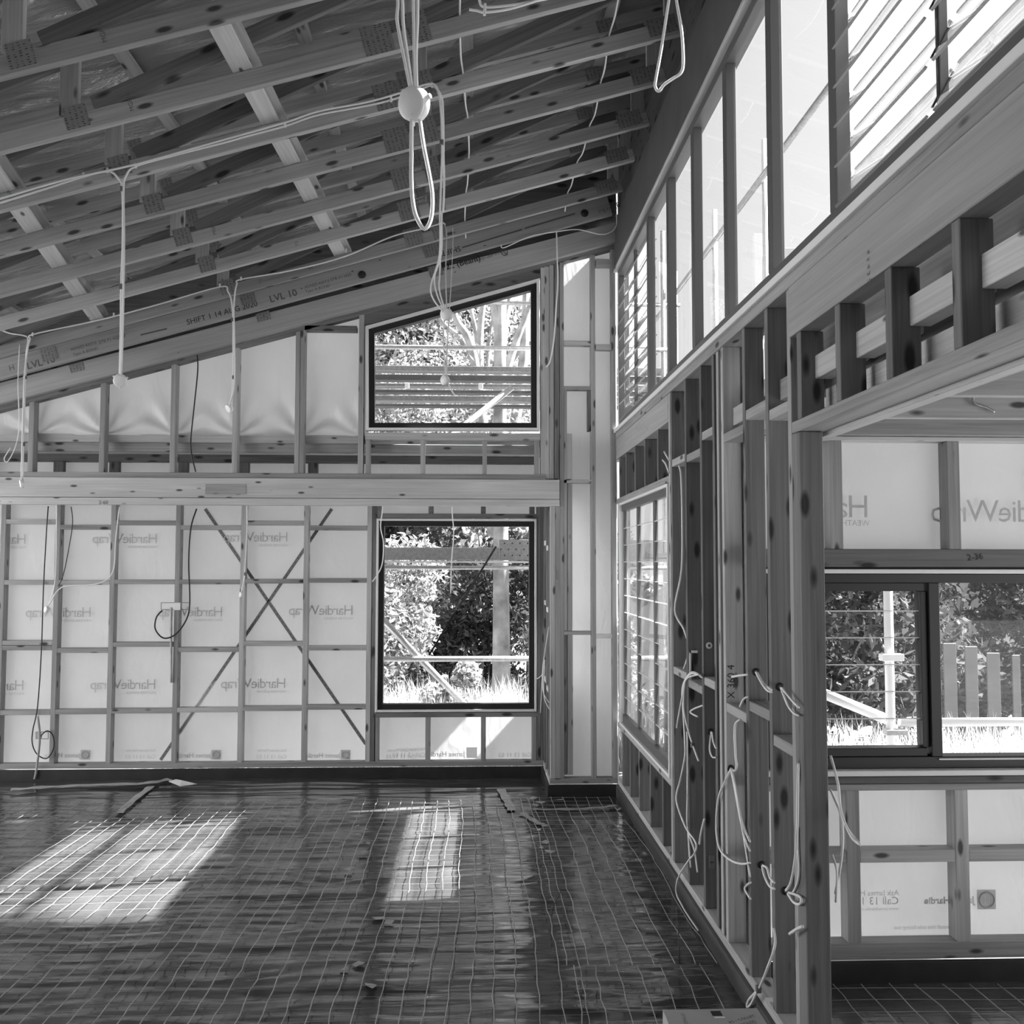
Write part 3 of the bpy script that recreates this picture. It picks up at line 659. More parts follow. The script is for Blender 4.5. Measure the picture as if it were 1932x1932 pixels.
bx('frame_stile', (RX0, RX0+.06), (F0, F1), (zs(1430), zs(1100)), w5, BLACKAL); bx('frame_stile', (RX1-.06, RX1), (F0, F1), (zs(1430), zs(1100)), w5, BLACKAL)
bz0, bz1 = zs(1414), zs(1105); nb_ = 6
for i in range(nb_):
    st = (bz1-bz0)/nb_; zc = bz0+st*(i+.5); a, b = RX0+.06, xs_(1748, 1250)
    link('louvre_blade', box_mesh(b-a, .005, st+.014, LGLASS, 0), LGLASS, w5, Matrix.Translation(((a+b)/2, YRR+.08, zc)) @ Matrix.Rotation(math.radians(-6), 4, 'X'))
    bx('blade_edge', (a, b), (YRR+.068, YRR+.074), (zc+st/2+.003, zc+st/2+.008), w5, WHITE)
pane('pane', [(xs_(1779), YRR+.08, zs(1431)), (RX1-.05, YRR+.08, zs(1431)), (RX1-.05, YRR+.08, zs(1099)), (xs_(1779), YRR+.08, zs(1099))], GLASS, w5)
bx('glazing_bead', (xs_(1781), RX1-.06), (YRR+.02, YRR+.03), (zs(1436), zs(1433)), w5, WHITE)

# side room ceiling
cr = empty('ceiling_side_room', (3, 3, 2.5), label='side room ceiling of parallel joists', cat='ceiling', kind='structure')
for y in (4.31, 3.80, 3.29, 2.78, 2.27, 1.76, 1.25, .7): bx('ceiling_joist', (X2+.105, 5.2), (y-.022, y+.022), (2.475, 2.60), cr, PINE)
link('roof_sheet', mesh_from([(X2+.11, -2.4, 2.80), (5.6, -2.4, 2.80), (5.6, YRR+.62, 2.80), (X2+.11, YRR+.62, 2.80)], [(0, 1, 2, 3)]), ROOFM, cr)

# ---- roof -----------------------------------------------------------------------------------------
cl = empty('ceiling', (-2, 4, RH), label='sloping underside of the roof lined with wrinkled reflective foil', cat='ceiling', kind='structure')
TD = .50                                        # truss depth, chord underside to top chord top
nx, ny = 90, 120; V = []; F = []; rs = np.random.RandomState(5); wv = [(rs.uniform(-5, 5), rs.uniform(-9, 9), rs.uniform(0, 6)) for _ in range(9)]
for j in range(ny+1):
    for i in range(nx+1):
        x = -5.0+(XR+.62+5.0)*i/nx; y = -2.6+(9.1+2.6)*j/ny
        V.append((x, y, roofz(x)+TD+.05+sum(math.sin(a*x+b*y+c) for a, b, c in wv)*.006))
for j in range(ny):
    for i in range(nx): b = j*(nx+1)+i; F.append((b, b+1, b+nx+2, b+nx+1))
link('foil_sarking', mesh_from(V, F, True), FOIL, cl)
quad = [(-6.4, RS), (XR+.62, RS)]
link('roof_sheet', mesh_from([(-5.0, -2.6, roofz(-5.0)+TD+.12), (XR+.62, -2.6, roofz(XR+.62)+TD+.12), (XR+.62, 9.1, roofz(XR+.62)+TD+.12), (-5.0, 9.1, roofz(-5.0)+TD+.12)], [(0, 1, 2, 3)]), ROOFM, cl)
for x in (-4.7, -3.8, -2.9, -1.85, -.95, -.05, .85, 1.5): bx('roof_batten', (x-.035, x+.035), (-2.5, 9.0), (roofz(x)+TD+.003, roofz(x)+TD+.04), cl, PINE)
# rear of the room (behind the camera)
wf = empty('wall_rear', (-2, -2.5, 0), label='plain rear wall closing the room', cat='wall', kind='structure')
quad_prism('wall_lining', [Vector((-5.2, 0, -.1)), Vector((5.2, 0, -.1)), Vector((5.2, 0, 2.8)), Vector((XR, 0, roofz(XR)+TD)), Vector((-5.2, 0, roofz(-5.2)+TD))], -2.6, -2.5, wf, DULL)

wl = empty('wall_left', (-5.1, -.5, 0), label='plain unseen left wall added to cut rear light, open beyond its end', cat='wall', kind='structure')
bx('wall_lining', (-5.15, -5.05), (-2.5, 2.2), (-.1, roofz(-5.1)+TD), wl, DULL)  # unseen wall piece added to cut light from the rear left

# ================================================================== ROOF TRUSSES
SL = Vector((1, 0, RS)).normalized(); SU = Vector((-RS, 0, 1)).normalized(); CF = math.sqrt(1+RS*RS)
def chp(x, y, h): return Vector((x, y, roofz(x)+h*CF))          # point h above (square to) the chord underside
TY = [4.679-.578*k for k in range(6, 0, -1)]+[4.679, 5.256, 5.81, 6.40, 6.983, 7.565]
J0, J1, J2, J3 = -4.1, -2.0, -.42, 1.12
XT0, XT1 = -4.95, 1.19
_pm = {}
def plate(parent, p, w, h, y, rot=0.0):
    k = (w, h)
    if k not in _pm: _pm[k] = box_mesh(w, .0025, h, PLATE, .0004)
    a = math.atan(RS)+rot
    link('nail_plate', _pm[k], PLATE, parent, Matrix.Translation((p.x, y, p.z)) @ Matrix.Rotation(-a, 4, 'Y'))
for i, y in enumerate(TY):
    t = empty('roof_truss', (-1.9, y, roofz(-1.9)), label={5: 'raking roof truss with two short white cables clipped to its chord', 7: 'raking roof truss with a pair of white cables clipped along its chord', 11: 'raking roof truss next to the printed rafter, carrying clipped cables'}.get(i, 'raking roof truss with nail plates and no cable clipped to it'), cat='roof truss', group='parallel roof trusses of the sloping ceiling')
    W = .042
    timber('bottom_chord', chp(XT0, y, .045), chp(XT1, y, .045), (0, 1, 0), W, .09, t, PINE)
    timber('top_chord', chp(XT0, y, .445), chp(XT1+.4, y, .445), (0, 1, 0), W, .09, t, PINE)
    for xj in (J0, J1, J2+.1, J3):
        timber('web', chp(xj, y, .092), Vector((xj, y, roofz(xj)+.40*CF)), (0, 1, 0), W-.006, .09, t, PINE)
    for a, b in ((J0, J1), (J1, J2), (J2, J3)):
        timber('web', chp(a+.12, y+.002, .115), chp(b-.06, y+.002, .385), (0, 1, 0), W-.008, .088, t, DARK)
    yp = y-W/2-.0015
    plate(t, chp(J1+.04, y, .075), .115, .115, yp); plate(t, chp(J1-.07, y, .43), .085, .12, yp); plate(t, chp(J0, y, .08), .12, .12, yp)
    plate(t, chp(J2-.07, y, .075), .15, .15, yp); plate(t, chp(J2+.13, y, .085), .11, .165, yp); plate(t, chp(J2, y, .43), .13, .11, yp)
    plate(t, chp(J3-.06, y, .07), .17, .10, yp); plate(t, chp(J3-.3, y, .44), .12, .08, yp)
    if rnd.random() < .8:
        text('printed_lettering', rnd.choice(['MGP10', 'H2 F', 'T2']), chp(rnd.uniform(-2.6, -1.0), yp, .03), .022, INKG, t, SU, -SL)
# laminated rafter in front of the upper wall
YR_ = 8.10
lr = empty('laminated_rafter', (-1.9, YR_, roofz(-1.9)), label='printed laminated veneer rafter sloping across the top of the back wall', cat='rafter')
timber('beam', chp(-4.9, YR_, .083), chp(XT1-.02, YR_, .083), (0, 1, 0), .045, .166, lr, LVL)
yf = YR_-.0245
def lt(s, px, py, size, Y=yf, parent=lr, mat=INKG, flip=False, bold=0):
    p = at(px, py, Y=Y); f = -1 if flip else 1
    text('printed_lettering', s, p, size, mat, parent, SL*f, SU*f, bold=bold)
lt('SHIFT 1 14 AUG 2020', 353, 613, .046, mat=INK); lt('LVL 10', 510, 571, .058, bold=.001); lt('AS/NZS 4357.0', 575, 545, .024); lt('Type A-BOND', 577, 553, .024); lt('STR F1 H2S', 624, 531, .026)
lt('LVL 10', 52, 697, .058, bold=.001); lt('AS/NZS 4357.0', 134, 662, .024); lt('Type A-BOND', 138, 672, .024); lt('STR F1 H2S', 187, 649, .026); lt('H', 18, 700, .045); lt('O', 226, 640, .045)
lt('SHIFT', 868, 464, .048, flip=True, mat=INK); lt('STR F1 H2S', 1130, 402, .026); lt('(B', 1160, 392, .04, mat=INK)
for a, b in (((265, 632), (315, 620)), ((872, 467), (985, 433)), ((990, 431), (1085, 403))): timber('printed_stroke', at(*a, Y=yf-.0005), at(*b, Y=yf-.0005), (0, 1, 0), .001, .012, lr, INKG)
for px, py in ((683, 518), (1103, 402)):
    lathe('plugged_hole', [(0, .001), (.033, .001), (.034, -.002)], INK, lr, frameM(at(px, py, Y=yf-.002), (0, -1, 0)), 18)
for px, py, w, h in ((467, 561, .13, .11), (92, 668, .13, .11), (815, 470, .15, .13)): plate(lr, at(px, py, Y=yf-.001), w, h, yf-.002)
yb2 = YU-.0615
for px, py, w, h in ((497, 597, .12, .075), (145, 693, .12, .075), (822, 511, .12, .10)): plate(wu, at(px, py, Y=yb2), w, h, yb2-.001)
lt('F22 (Beam)', 835, 511, .052, Y=yb2-.001, parent=wu, mat=INK, bold=.0008); lt('AS/NZS 4357', 897, 494, .02, Y=yb2-.001, parent=wu); lt('STR BOND', 922, 485, .02, Y=yb2-.001, parent=wu)
V, F = tube_geo([(.028*math.cos(a*.3307), 0, .028*math.sin(a*.3307)) for a in range(20)], .003, 4, 1)
link('printed_mark', mesh_from(V, F), INKG, wu, Matrix.Translation(at(952, 476, Y=yb2-.002)))
timber('printed_mark', at(946, 470, Y=yb2-.003), at(958, 482, Y=yb2-.003), (0, 1, 0), .001, .005, wu, INKG)
lt('2302 ->', 858, 531, .04, Y=YU-.003, parent=wu, mat=INK); lt('231 ->', 228, 708, .035, Y=YU-.003, parent=wu, mat=INK); lt('<- 2307', 1078, 470, .035, Y=YU-.003, parent=wu, mat=INK)
# boards lying across the bottom chords
def on_chords(px, py, h=.105):
    n = Vector((-RS, 0, 1)); p0 = Vector((0, 0, RH+h*CF)); d = at(px, py, Y=1)-CAM
    return CAM + d*((p0-CAM).dot(n)/d.dot(n))
for k, (a, b, lab) in enumerate((((395, 12), (646, 487), 'pale flat binder board running across the truss chords, lit from below'), ((-60, 258), (185, 604), 'pale binder board crossing the chords near the outer wall side'))):
    A, B = on_chords(*a), on_chords(*b)
    o = timber('binder_board', A, B, SL, .10, .024, None, PALE); tag(o, lab, 'board')
    o2 = timber('binder_board', A+SL*.055+SU*.036, B+SL*.055+SU*.036, SL, .07, .035, None, PINE)
    tag(o2, ['second board lying over the edge of the lit binder board', 'second board lying over the outer binder board'][k], 'board')

# ================================================================== FLOOR MESH
def wires(parent, x0, x1, y0, y1, px_, py_, z, seed, r=.0026, wav=.012):
    rr = random.Random(seed)
    rp_ = random.Random(11); ph = [rp_.uniform(0, 6) for _ in range(8)]
    def zz(x, y): return z + wav*(.5*math.sin(1.3*x+.9*y+ph[0])+.35*math.sin(2.9*y-1.1*x+ph[1])+.2*math.sin(5.1*x+ph[2])) + wav*.5
    def dx(x, y): return .022*math.sin(.8*y+ph[3]+.5*x)+.008*math.sin(3.3*y+2.2*x+ph[4])
    def dy(x, y): return .022*math.sin(.7*x+ph[5]+.4*y)+.010*math.sin(2.7*x+1.9*y+ph[6])
    nx = int(round((x1-x0)/px_)); ny = int(round((y1-y0)/py_))
    for i in range(nx+1):
        x = x0+px_*i; n = max(4, int((y1-y0)/.115)); pts = []
        for k in range(n+1):
            y = y0+(y1-y0)*k/n; pts.append((x+dx(x, y)+rr.uniform(-.006, .006), y, zz(x, y)+r+rr.uniform(-.002, .003)))
        tube('long_wire', pts, r, WIRE, parent, 4, 1)
    for j in range(ny+1):
        y = y0+py_*j; n = max(4, int((x1-x0)/.2)); pts = []
        for k in range(n+1):
            x = x0+(x1-x0)*k/n; pts.append((x, y+dy(x, y), zz(x, y)-r*2.2))
        tube('cross_wire', pts, r*.42, WIRE, parent, 4, 1)
for nm, a, lab in ((1, (-4.9, .50, 2.4, 8.03, .1, .1145, -.070, 11), 'widest sheet of galvanised reinforcing mesh covering the open floor'),
                   (2, (.46, 1.14, 7.2, 8.0, .097, .114, -.053, 12), 'small reinforcing mesh sheet in front of the narrow wall bay'),
                   (3, (.44, 1.15, 4.62, 7.24, .101, .1145, -.036, 13), 'long narrow mesh sheet lying beside the right wall edge board'),
                   (4, (.47, 1.08, 2.5, 4.66, .101, .1145, -.053, 14), 'narrow mesh sheet running under the cardboard carton'),
                   (5, (1.5, 4.6, 2.2, 4.42, .13, .115, -.06, 15), 'mesh sheet on the side room floor beyond the opening')):
    m = empty('reinforcing_mesh', ((a[0]+a[1])/2, (a[2]+a[3])/2, ZF), label=lab, cat='mesh sheet')
    wires(m, *a)
# tape, scraps, ties on the membrane
def strip(name, pts, w, mat, label, cat, z=ZF+.017):
    P = catmull([Vector((p.x, p.y, z)) for p in pts], 6); V = []; F = []
    for i, p in enumerate(P):
        t = (P[min(i+1, len(P)-1)]-P[max(i-1, 0)]).normalized(); s = Vector((-t.y, t.x, 0))*w*.5*(1+.15*math.sin(i*1.7))
        V += [p-s+Vector((0, 0, .003*math.sin(i*2.1))), p+s+Vector((0, 0, .003*math.cos(i*1.3)))]
    for i in range(len(P)-1): F.append((2*i, 2*i+1, 2*i+3, 2*i+2))
    V2 = [v+Vector((0, 0, -.002)) for v in V]; n = len(V); F2 = F+[tuple(j+n for j in f[::-1]) for f in F]
    return tag(link(name, mesh_from(V+V2, F2, True), mat), label, cat)
fl = lambda px, py: at(px, py, Z=ZF+.01)
strip('tape_strip', [fl(1005, 1528), fl(1080, 1528), fl(1140, 1524), fl(1162, 1520)], .05, TAPE, 'straight pale tape strip on membrane before the narrow bay', 'tape')
strip('tape_strip', [fl(945, 1490), fl(957, 1512), fl(966, 1530)], .07, TAPE, 'crumpled tape tab folded near the corner of the mesh', 'tape')
strip('tape_strip', [fl(985, 1535), fl(1010, 1551), fl(1030, 1560)], .05, TAPE, 'torn tape end lying across two mesh sheets', 'tape')
strip('tape_strip', [fl(285, 1485), fl(250, 1512), fl(225, 1535)], .06, TAPE, 'tape running from the folded plastic edge under the wide mesh', 'tape')
strip('plastic_edge', [fl(20, 1494), fl(90, 1489), fl(180, 1485), fl(270, 1482), fl(320, 1474)], .09, TAPE, 'long pale turned edge of plastic along the back wall', 'plastic sheet', z=ZF+.03)
def foldsheet(name, pts, mat, label):
    V = [tuple(p) for p in pts]; n = len(V); c = sum((Vector(v) for v in V), Vector())/n+Vector((0, 0, .02)); V.append(tuple(c))
    F = [(i, (i+1) % n, n) for i in range(n)]; lo = [tuple(Vector(v)-Vector((0, 0, .003))) for v in V]
    return tag(link(name, mesh_from(V+lo, F+[tuple(j+n+1 for j in f[::-1]) for f in F]), mat), label, 'plastic sheet')
foldsheet('plastic_flap', [at(318, 1474, Y=8.6), at(332, 1470, Y=8.7), at(350, 1476, Y=8.65), at(372, 1479, Y=8.5), at(340, 1483, Y=8.4)], WHITE, 'bright folded plastic flap lying at the foot of back wall')
rs2 = random.Random(4)
for k, (px, py) in enumerate(((695, 1592), (684, 1610), (676, 1575), (672, 1560), (660, 1640), (655, 1648), (690, 1565), (648, 1590), (715, 1735), (735, 1742), (460, 1563), (1028, 1590), (1035, 1608), (1010, 1520), (1022, 1600), (676, 1820), (650, 1830), (1020, 1515), (700, 1860), (985, 1500), (1005, 1507))):
    p = at(px, py, Z=ZF+.016); a = rs2.uniform(0, 6); s = rs2.uniform(.018, .045); V = []
    for q in range(5): V.append((s*math.cos(a+q*1.256)*rs2.uniform(.6, 1.3), s*math.sin(a+q*1.256)*rs2.uniform(.5, 1.2), rs2.uniform(0, .014)))
    V += [(x, y, z-.002) for x, y, z in V]
    o = link('plastic_scrap', mesh_from(V, [(0, 1, 2, 3, 4), (9, 8, 7, 6, 5)]+[(q, q+5, (q+1) % 5+5, (q+1) % 5) for q in range(5)]), TAPE, None, Matrix.Translation(p))
    tag(o, 'small torn scrap of pale plastic caught in the floor mesh', 'plastic scrap', 'plastic scraps scattered on the membrane')
tag(tube('wire_tie', [at(1000+p[0], p[1], Z=p[2]) for p in ((40, 1730, -.06), (44, 1712, -.02), (58, 1682, .02))], .0028, BLK), 'black wire tie standing up from the narrow mesh sheet', 'wire tie')
tag(tube('wire_tie', [at(1283, 1822, Z=-.06), at(1281, 1800, Z=0), at(1280, 1752, Z=.10)], .003, BLK), 'straight black wire tie standing beside the edge board', 'wire tie')
# carton
cz0, cz1 = -.034, .12
pc0, pc1 = at(1250, 1905, Z=cz1), at(1432, 1908, Z=cz1)
cx0, cx1, cy0, cy1 = pc0.x, pc1.x, pc0.y-.37, pc0.y
ct = empty('cardboard_carton', ((cx0+cx1)/2, (cy0+cy1)/2, cz0), label='flat brown cardboard carton with printing lying by the edge board', cat='carton')
bx('carton_body', (cx0, cx1), (cy0, cy1), (cz0, cz1-.004), ct, CARD)
bx('top_flap', (cx0, cx1), (cy0, (cy0+cy1)/2-.002), (cz1-.004, cz1), ct, CARD); tf = bx('top_flap', (cx0, cx1), ((cy0+cy1)/2+.002, cy1), (cz1-.004, cz1), ct, CARD)
for s, px, py in (('RS / COLLET', 1378, 1931), ('IFOLDS', 1399, 1936), ('COL', 1415, 1938)):
    text('printed_lettering', s, at(px, py, Z=cz1+.001), .016, INK, tf, (.9, .42, 0), (-.42, .9, 0))
text('printed_lettering', 'FITTINGS', at(1283, 1912, Z=cz1+.001), .014, INKG, tf, (0, -1, 0), (1, 0, 0))
bx('printed_mark', (cx0+.185, cx0+.225), (cy1-.06, cy1-.02), (cz1+.0005, cz1+.0012), tf, INK); bx('printed_mark', (cx0+.188, cx0+.23), (cy1-.08, cy1-.068), (cz1+.0005, cz1+.0012), tf, WHITE)
o = bx('paper_note', (XR+.004, XR+.07), (4.06, 4.10), (.0455, .047), None, WHITE); tag(o, 'small white paper offcut lying on the bottom plate', 'paper')

# ================================================================== CABLES AND FITTINGS
def P(seq, X=None, Y=None):
    out = []
    for q in seq:
        if len(q) == 3: out.append(at(q[0], q[1], Y=q[2]))
        else: out.append(at(q[0], q[1], X=X) if X is not None else at(q[0], q[1], Y=Y))
    return out
def cable(seq, label, X=None, Y=None, r=.0045, mat=None, group=None, clips=(), tapes=(), name='cable', n=5):
    o = tube(name, P(seq, X, Y), r, mat or PVC, None, 6, n); tag(o, label, 'cable', group)
    for c in clips:
        p = P([c], X, Y)[0]; link('cable_clip', box_mesh(.012, .012, .03, PVC, .002), PVC, o, Matrix.Translation(p+Vector((0, -.004, 0))))
    for c in tapes:
        p = P([c], X, Y)[0]; link('tape_band', box_mesh(.022, .022, .03, PVCG, .003), PVCG, o, Matrix.Translation(p))
    return o
def junction(px, py, Y, R, ax, label, back=True):
    p = at(px, py, Y=Y); t = empty('junction_box', p, label=label, cat='junction box'); M = frameM(p, ax)
    lathe('body', [(0, -.3*R), (.92*R, -.3*R), (R, -.2*R), (R, .25*R), (.95*R, .3*R)], PVC, t, M, 24)
    cv = lathe('cover', [(.97*R, .3*R), (.97*R, .42*R), (.8*R, .5*R), (0, .52*R)], PVC, t, M, 24)
    for k in range(3):
        a = k*2.1+.6; q = M @ Vector((R*1.05*math.cos(a), R*1.05*math.sin(a), 0))
        lathe('entry_gland', [(0, -.18*R), (.16*R, -.18*R), (.16*R, .18*R), (0, .18*R)], PVC, t, frameM(q, q-p), 10)
    for k in (-1, 1): lathe('screw', [(0, .04*R), (.09*R, .04*R), (.09*R, -.04*R)], PVC, cv, M @ Matrix.Translation((k*.6*R, 0, .52*R)), 8)
    return t
# main hanging box close to the viewer
YM = 1.95
junction(783, 197, YM, .0345, (-.55, -.75, -.25), 'large white round junction box hanging with four cables and a loop')
gm = 'supply cables of the large hanging junction box'
for s in (((742, -60), (750.6, 0), (749, 34), (754, 67), (765, 121), (777, 180)), ((752, -60), (759, 0), (761, 47), (768, 101), (780, 180)), ((780, -60), (780, 0), (781.5, 81), (783, 180)), ((790, -60), (788, 0), (787.6, 40), (785, 108), (787, 180))):
    cable(s, 'white cable rising from the large round junction box to the roof', Y=YM, r=.0036, group=gm)
cable(((777, 210), (776.5, 260), (776, 335), (779, 382), (787, 413), (801, 432), (813, 413), (816, 374), (811, 335), (799, 273), (790, 210)), 'long drooping loop of white cable below the large junction box', Y=YM, r=.0042)
# second string of boxes
Y2 = 5.2
junction(842.5, 593, Y2, .034, (-.4, -.85, -.2), 'white junction box hanging in front of the trapezoid window')
junction(840, 717, Y2, .027, (-.6, -.75, -.1), 'small white junction box hung lowest across the trapezoid window')
g2 = 'cables feeding the junction box before the trapezoid window'
for k_, s in enumerate((((829.4, 400), (829, 481), (813, 539), (818, 565), (836, 588)), ((833, 400), (833, 476), (820, 522), (824, 554), (839, 588)), ((834, 400), (830, 509), (829, 547), (841, 588)))):
    cable(s, 'white cable bowed outward above the box at the trapezoid window', Y=Y2-.011+.011*k_, r=.0042, group=g2)
cable(((839, 424, 7.6), (842.5, 442, 7.2), (841, 513, 6.3), (843, 585, 5.2)), 'straight white cable dropping beside the bowed bundle', r=.0042)
cable(((836, 415, 7.7), (852, 424, 7.6), (854.6, 453, 7.2), (852, 517, 6.3), (848, 585, 5.2)), 'thin pale cable dropping rightmost onto the window junction box', r=.0028)
for s in (((838, 603), (837, 653), (842, 708)), ((847, 603), (844, 650), (842.5, 708))): cable(s, 'white cable joining the two junction boxes at trapezoid window', Y=Y2, r=.0038, group='paired link cables between the window junction boxes')
cable(((846, 724), (853, 738), (859, 746)), 'short white tail below the lowest window junction box', Y=Y2, r=.0042)
YC3 = 5.256-.03; YC7 = 7.565-.03
cable(((-30, 392), (0, 383), (90, 355), (158, 333), (203, 323), (222, 335), (231, 357), (232, 450), (229, 540), (228, 640), (226, 712)), 'white cable clipped along a chord then dropping to the open round box', Y=YC3, r=.007, clips=((158, 331), (203, 322)), tapes=((231, 357), (229, 541)))
cable(((228, 712), (231, 640), (233, 541), (234, 450), (233, 357), (238, 332), (256, 314), (330, 293), (420, 270), (470, 256), (538, 238), (600, 217), (690, 200), (740, 188), (790, 170), (815, 162), (832, 180), (836, 215), (837, 300), (838, 350), (836, 400)), 'white cable looping up from the round box and along chord to the window bundle', Y=YC3-.016, r=.006, clips=((256, 313), (538, 236), (738, 188), (815, 161)))
cable(((-30, 383), (0, 375), (120, 340), (256, 310), (420, 264), (538, 231), (600, 210), (690, 193), (756, 175), (810, 158), (826, 170), (832, 215), (834, 280), (832, 350), (830, 405)), 'white cable running the full chord above its twin and down the bundle', Y=YC3-.032, r=.006, tapes=((833, 269),))
o = junction(227, 718, YC3, .036, (.1, -.9, -.4), 'round open white light box hung from a chord at the left')
cable(((-30, 612), (0, 622), (20, 629), (45, 633), (53, 640), (50, 665), (48, 712), (45, 800), (43, 905)), 'white cable dropping past the header beam at the far end', Y=YC7, r=.0065, tapes=((47, 712), (44, 838)))
cable(((40, 905), (42, 838), (46, 712), (52, 660), (57, 640), (62, 631), (150, 612), (215, 597), (300, 574), (415, 541), (430, 550), (437, 570), (440, 610), (440, 640), (440, 700), (438, 740), (434, 765)), 'white cable clipped along the last chord between two hanging boxes', Y=YC7-.016, r=.006, clips=((62, 631), (215, 594), (415, 539)), tapes=((439, 603), (441, 712)))
cable(((432, 765), (440, 740), (443, 700), (442, 620), (441, 590), (443, 555), (447, 536), (455, 527), (550, 510), (650, 484), (740, 446), (800, 431), (833, 421), (840, 424)), 'white cable rising from the hanging box and along the last chord', Y=YC7-.032, r=.006, clips=((455, 526), (653, 473)))
cable(((37, 650), (34, 720), (36, 800), (30, 840), (15, 870), (8, 865), (20, 845)), 'thin pale cable with a curled end beside the end stud', Y=YC7, r=.004)
junction(42, 912, YC7, .034, (-.8, -.5, -.2), 'white junction box hanging in front of the header beam end')
junction(433, 770, YC7, .036, (-.6, -.6, -.5), 'white junction box hanging before the upper wrap bays')
# runs laid across the chords
def over(x, lab):
    pts = []
    for a, b in zip(TY, TY[1:]+[8.1]):
        for f, dz in ((0, .102), (.5, .055)):
            yy = a+(b-a)*f; xx = x+.02*math.sin(yy*2.3); pts.append(Vector((xx, yy, roofz(xx)+dz)))
    tag(tube('cable', pts, .005, PVC, None, 6, 4), lab, 'cable')
over(-.06, 'white cable run laid across the chord tops near the hanging boxes'); over(.77, 'white cable run laid across the chord tops near the fascia board')
cable(((1163, 405), (1163, 425), (1152, 438), (1132, 442), (1090, 433), (1050, 437), (1000, 446), (952, 467), (945, 462)), 'white cable curving along the rafter to the clerestory corner', Y=8.07, r=.005)
cable(((1050, 437), (1051, 480), (1052, 530), (1048, 600), (1045, 640), (1038, 680), (1030, 693)), 'single white cable tail hanging beside the trapezoid window jamb', Y=8.1, r=.006)
cable(((1268, -40), (1262, 0), (1248, 90), (1238, 145), (1236, 163), (1243, 172), (1253, 160), (1270, 148), (1284, 138), (1289, 118), (1286, 60), (1276, 0), (1270, -40)), 'bright kinked cable loop hanging before the fascia board', Y=3.2, r=.0055)
cable(((900, -30), (905, 2), (915, 13), (960, 10), (1030, -2), (1080, -16)), 'white cable clipped to the front of a near chord', Y=4.07, r=.006, clips=((915, 14),))
cable(((885, 18), (900, 20), (915, 23), (960, 17), (1010, 2), (1060, -14)), 'white cable with cut end clipped below its neighbour', Y=4.056, r=.006, clips=((914, 24),))
# alcove
YA = YL-.02; YH = YU-.03
cable(((107, 948, 8.35), (107, 975, 8.4), (106, 1060, 8.6), (102, 1109, 8.7), (91, 1143, 8.7)), 'white cable hanging from the header beam to a plug', r=.0055)
cable(((226, 956, 8.35), (222, 985, 8.4), (218, 1023, 8.6), (215, 1072, 8.7), (201, 1094, 8.7), (175, 1103, 8.7), (130, 1105, 8.7), (110, 1113, 8.7), (93, 1140, 8.7)), 'white cable swagging from the beam across to the plug', r=.0055)
junction(88, 1150, 8.7, .03, (-.6, -.7, .2), 'white plug base hanging where two swagged cables meet')
cable(((91, 955), (87.6, 1004), (82, 1109), (78, 1228), (71, 1332), (62, 1377), (61, 1403), (70, 1423), (88, 1431), (101, 1412), (100, 1388), (88, 1379), (74, 1392)), 'black cable falling down wall to a coil above bottom plate', Y=YA, r=.0055, mat=BLK)
cable(((134, 956), (137, 986), (130, 1034), (119, 1086), (110, 1106)), 'short black cable hanging behind the swagged white cable', Y=YA, r=.0045, mat=BLK)
cable(((371, 960), (360, 997), (356, 1060), (358, 1135), (352, 1168), (332, 1196), (309, 1204), (293, 1187), (295, 1165), (306, 1152)), 'black cable ending in a wide open loop on the wall', Y=YA-.012, r=.007, mat=BLK)
cable(((372, 670), (373, 700), (366, 770), (360, 830), (362, 860), (369, 890)), 'black cable hanging in front of the upper wrap bays', Y=YU-.02, r=.006, mat=BLK)
cable(((466, 950, 8.35), (466, 1000, 8.4), (463, 1060, 8.6), (461, 1090, 8.65), (456, 1116, 8.65)), 'white cable hanging from the header beam beside the strap crossing', r=.006, tapes=((463, 1083, 8.63),))
junction(455, 1122, 8.65, .026, (-.7, -.6, .1), 'small white plug base hanging before the crossed straps')
cable(((722, 953, 8.32), (720.6, 970, 8.32), (718, 995, 8.34), (723.6, 1025, 8.36), (721, 1064, 8.38), (712, 1084, 8.4), (702, 1098, 8.4)), 'white cable tail curling beside the square window reveal', r=.005)
cable(((853, 953, 8.32), (853.4, 970, 8.32), (856, 1009, 8.33), (852, 1058, 8.34), (850.5, 1120, 8.35)), 'white cable tail hanging straight down across the square window', r=.005)
cable(((323, 1146), (323, 1200), (323, 1288)), 'pale vertical conduit below the wall bracket of the wide loop', Y=YA+.008, r=.011, mat=TAPE, name='conduit')
cable(((71, 1351), (75, 1392), (69, 1450), (65, 1470)), 'pale conduit stub bending down past the bottom plate', Y=YA-.03, r=.011, mat=TAPE, name='conduit')
for px0, px1, py0, py1, lab in ((304, 358, 1137, 1150, 'thin metal switch bracket with white plate fixed between studs'), (68, 91, 1381, 1394, 'thin metal outlet bracket low on the back wall')):
    b_ = empty('mounting_bracket', at((px0+px1)/2, py1, Y=YA), label=lab, cat='bracket')
    q = [at(px, py, Y=YL-.004) for px, py in ((px0, py0), (px1, py0), (px1, py1), (px0, py1))]
    for i in range(4): timber('bracket_bar', q[i], q[(i+1) % 4], (0, 1, 0), .003, .006, b_, STRAPM)
    if px0 > 200: bx('plate', (xat(329, 1143, YL), xat(341, 1143, YL)), (YL-.014, YL-.006), (zat(330, 1151, YL), zat(330, 1137, YL)), b_, WHITE)
    else: bx('plate', (xat(70, 1388, YL), xat(80, 1388, YL)), (YL-.012, YL-.006), (zat(75, 1394, YL), zat(75, 1382, YL)), b_, CARD)
XW = XJ-.015
gret = 'cable tails hanging on the return wall beside the square window'
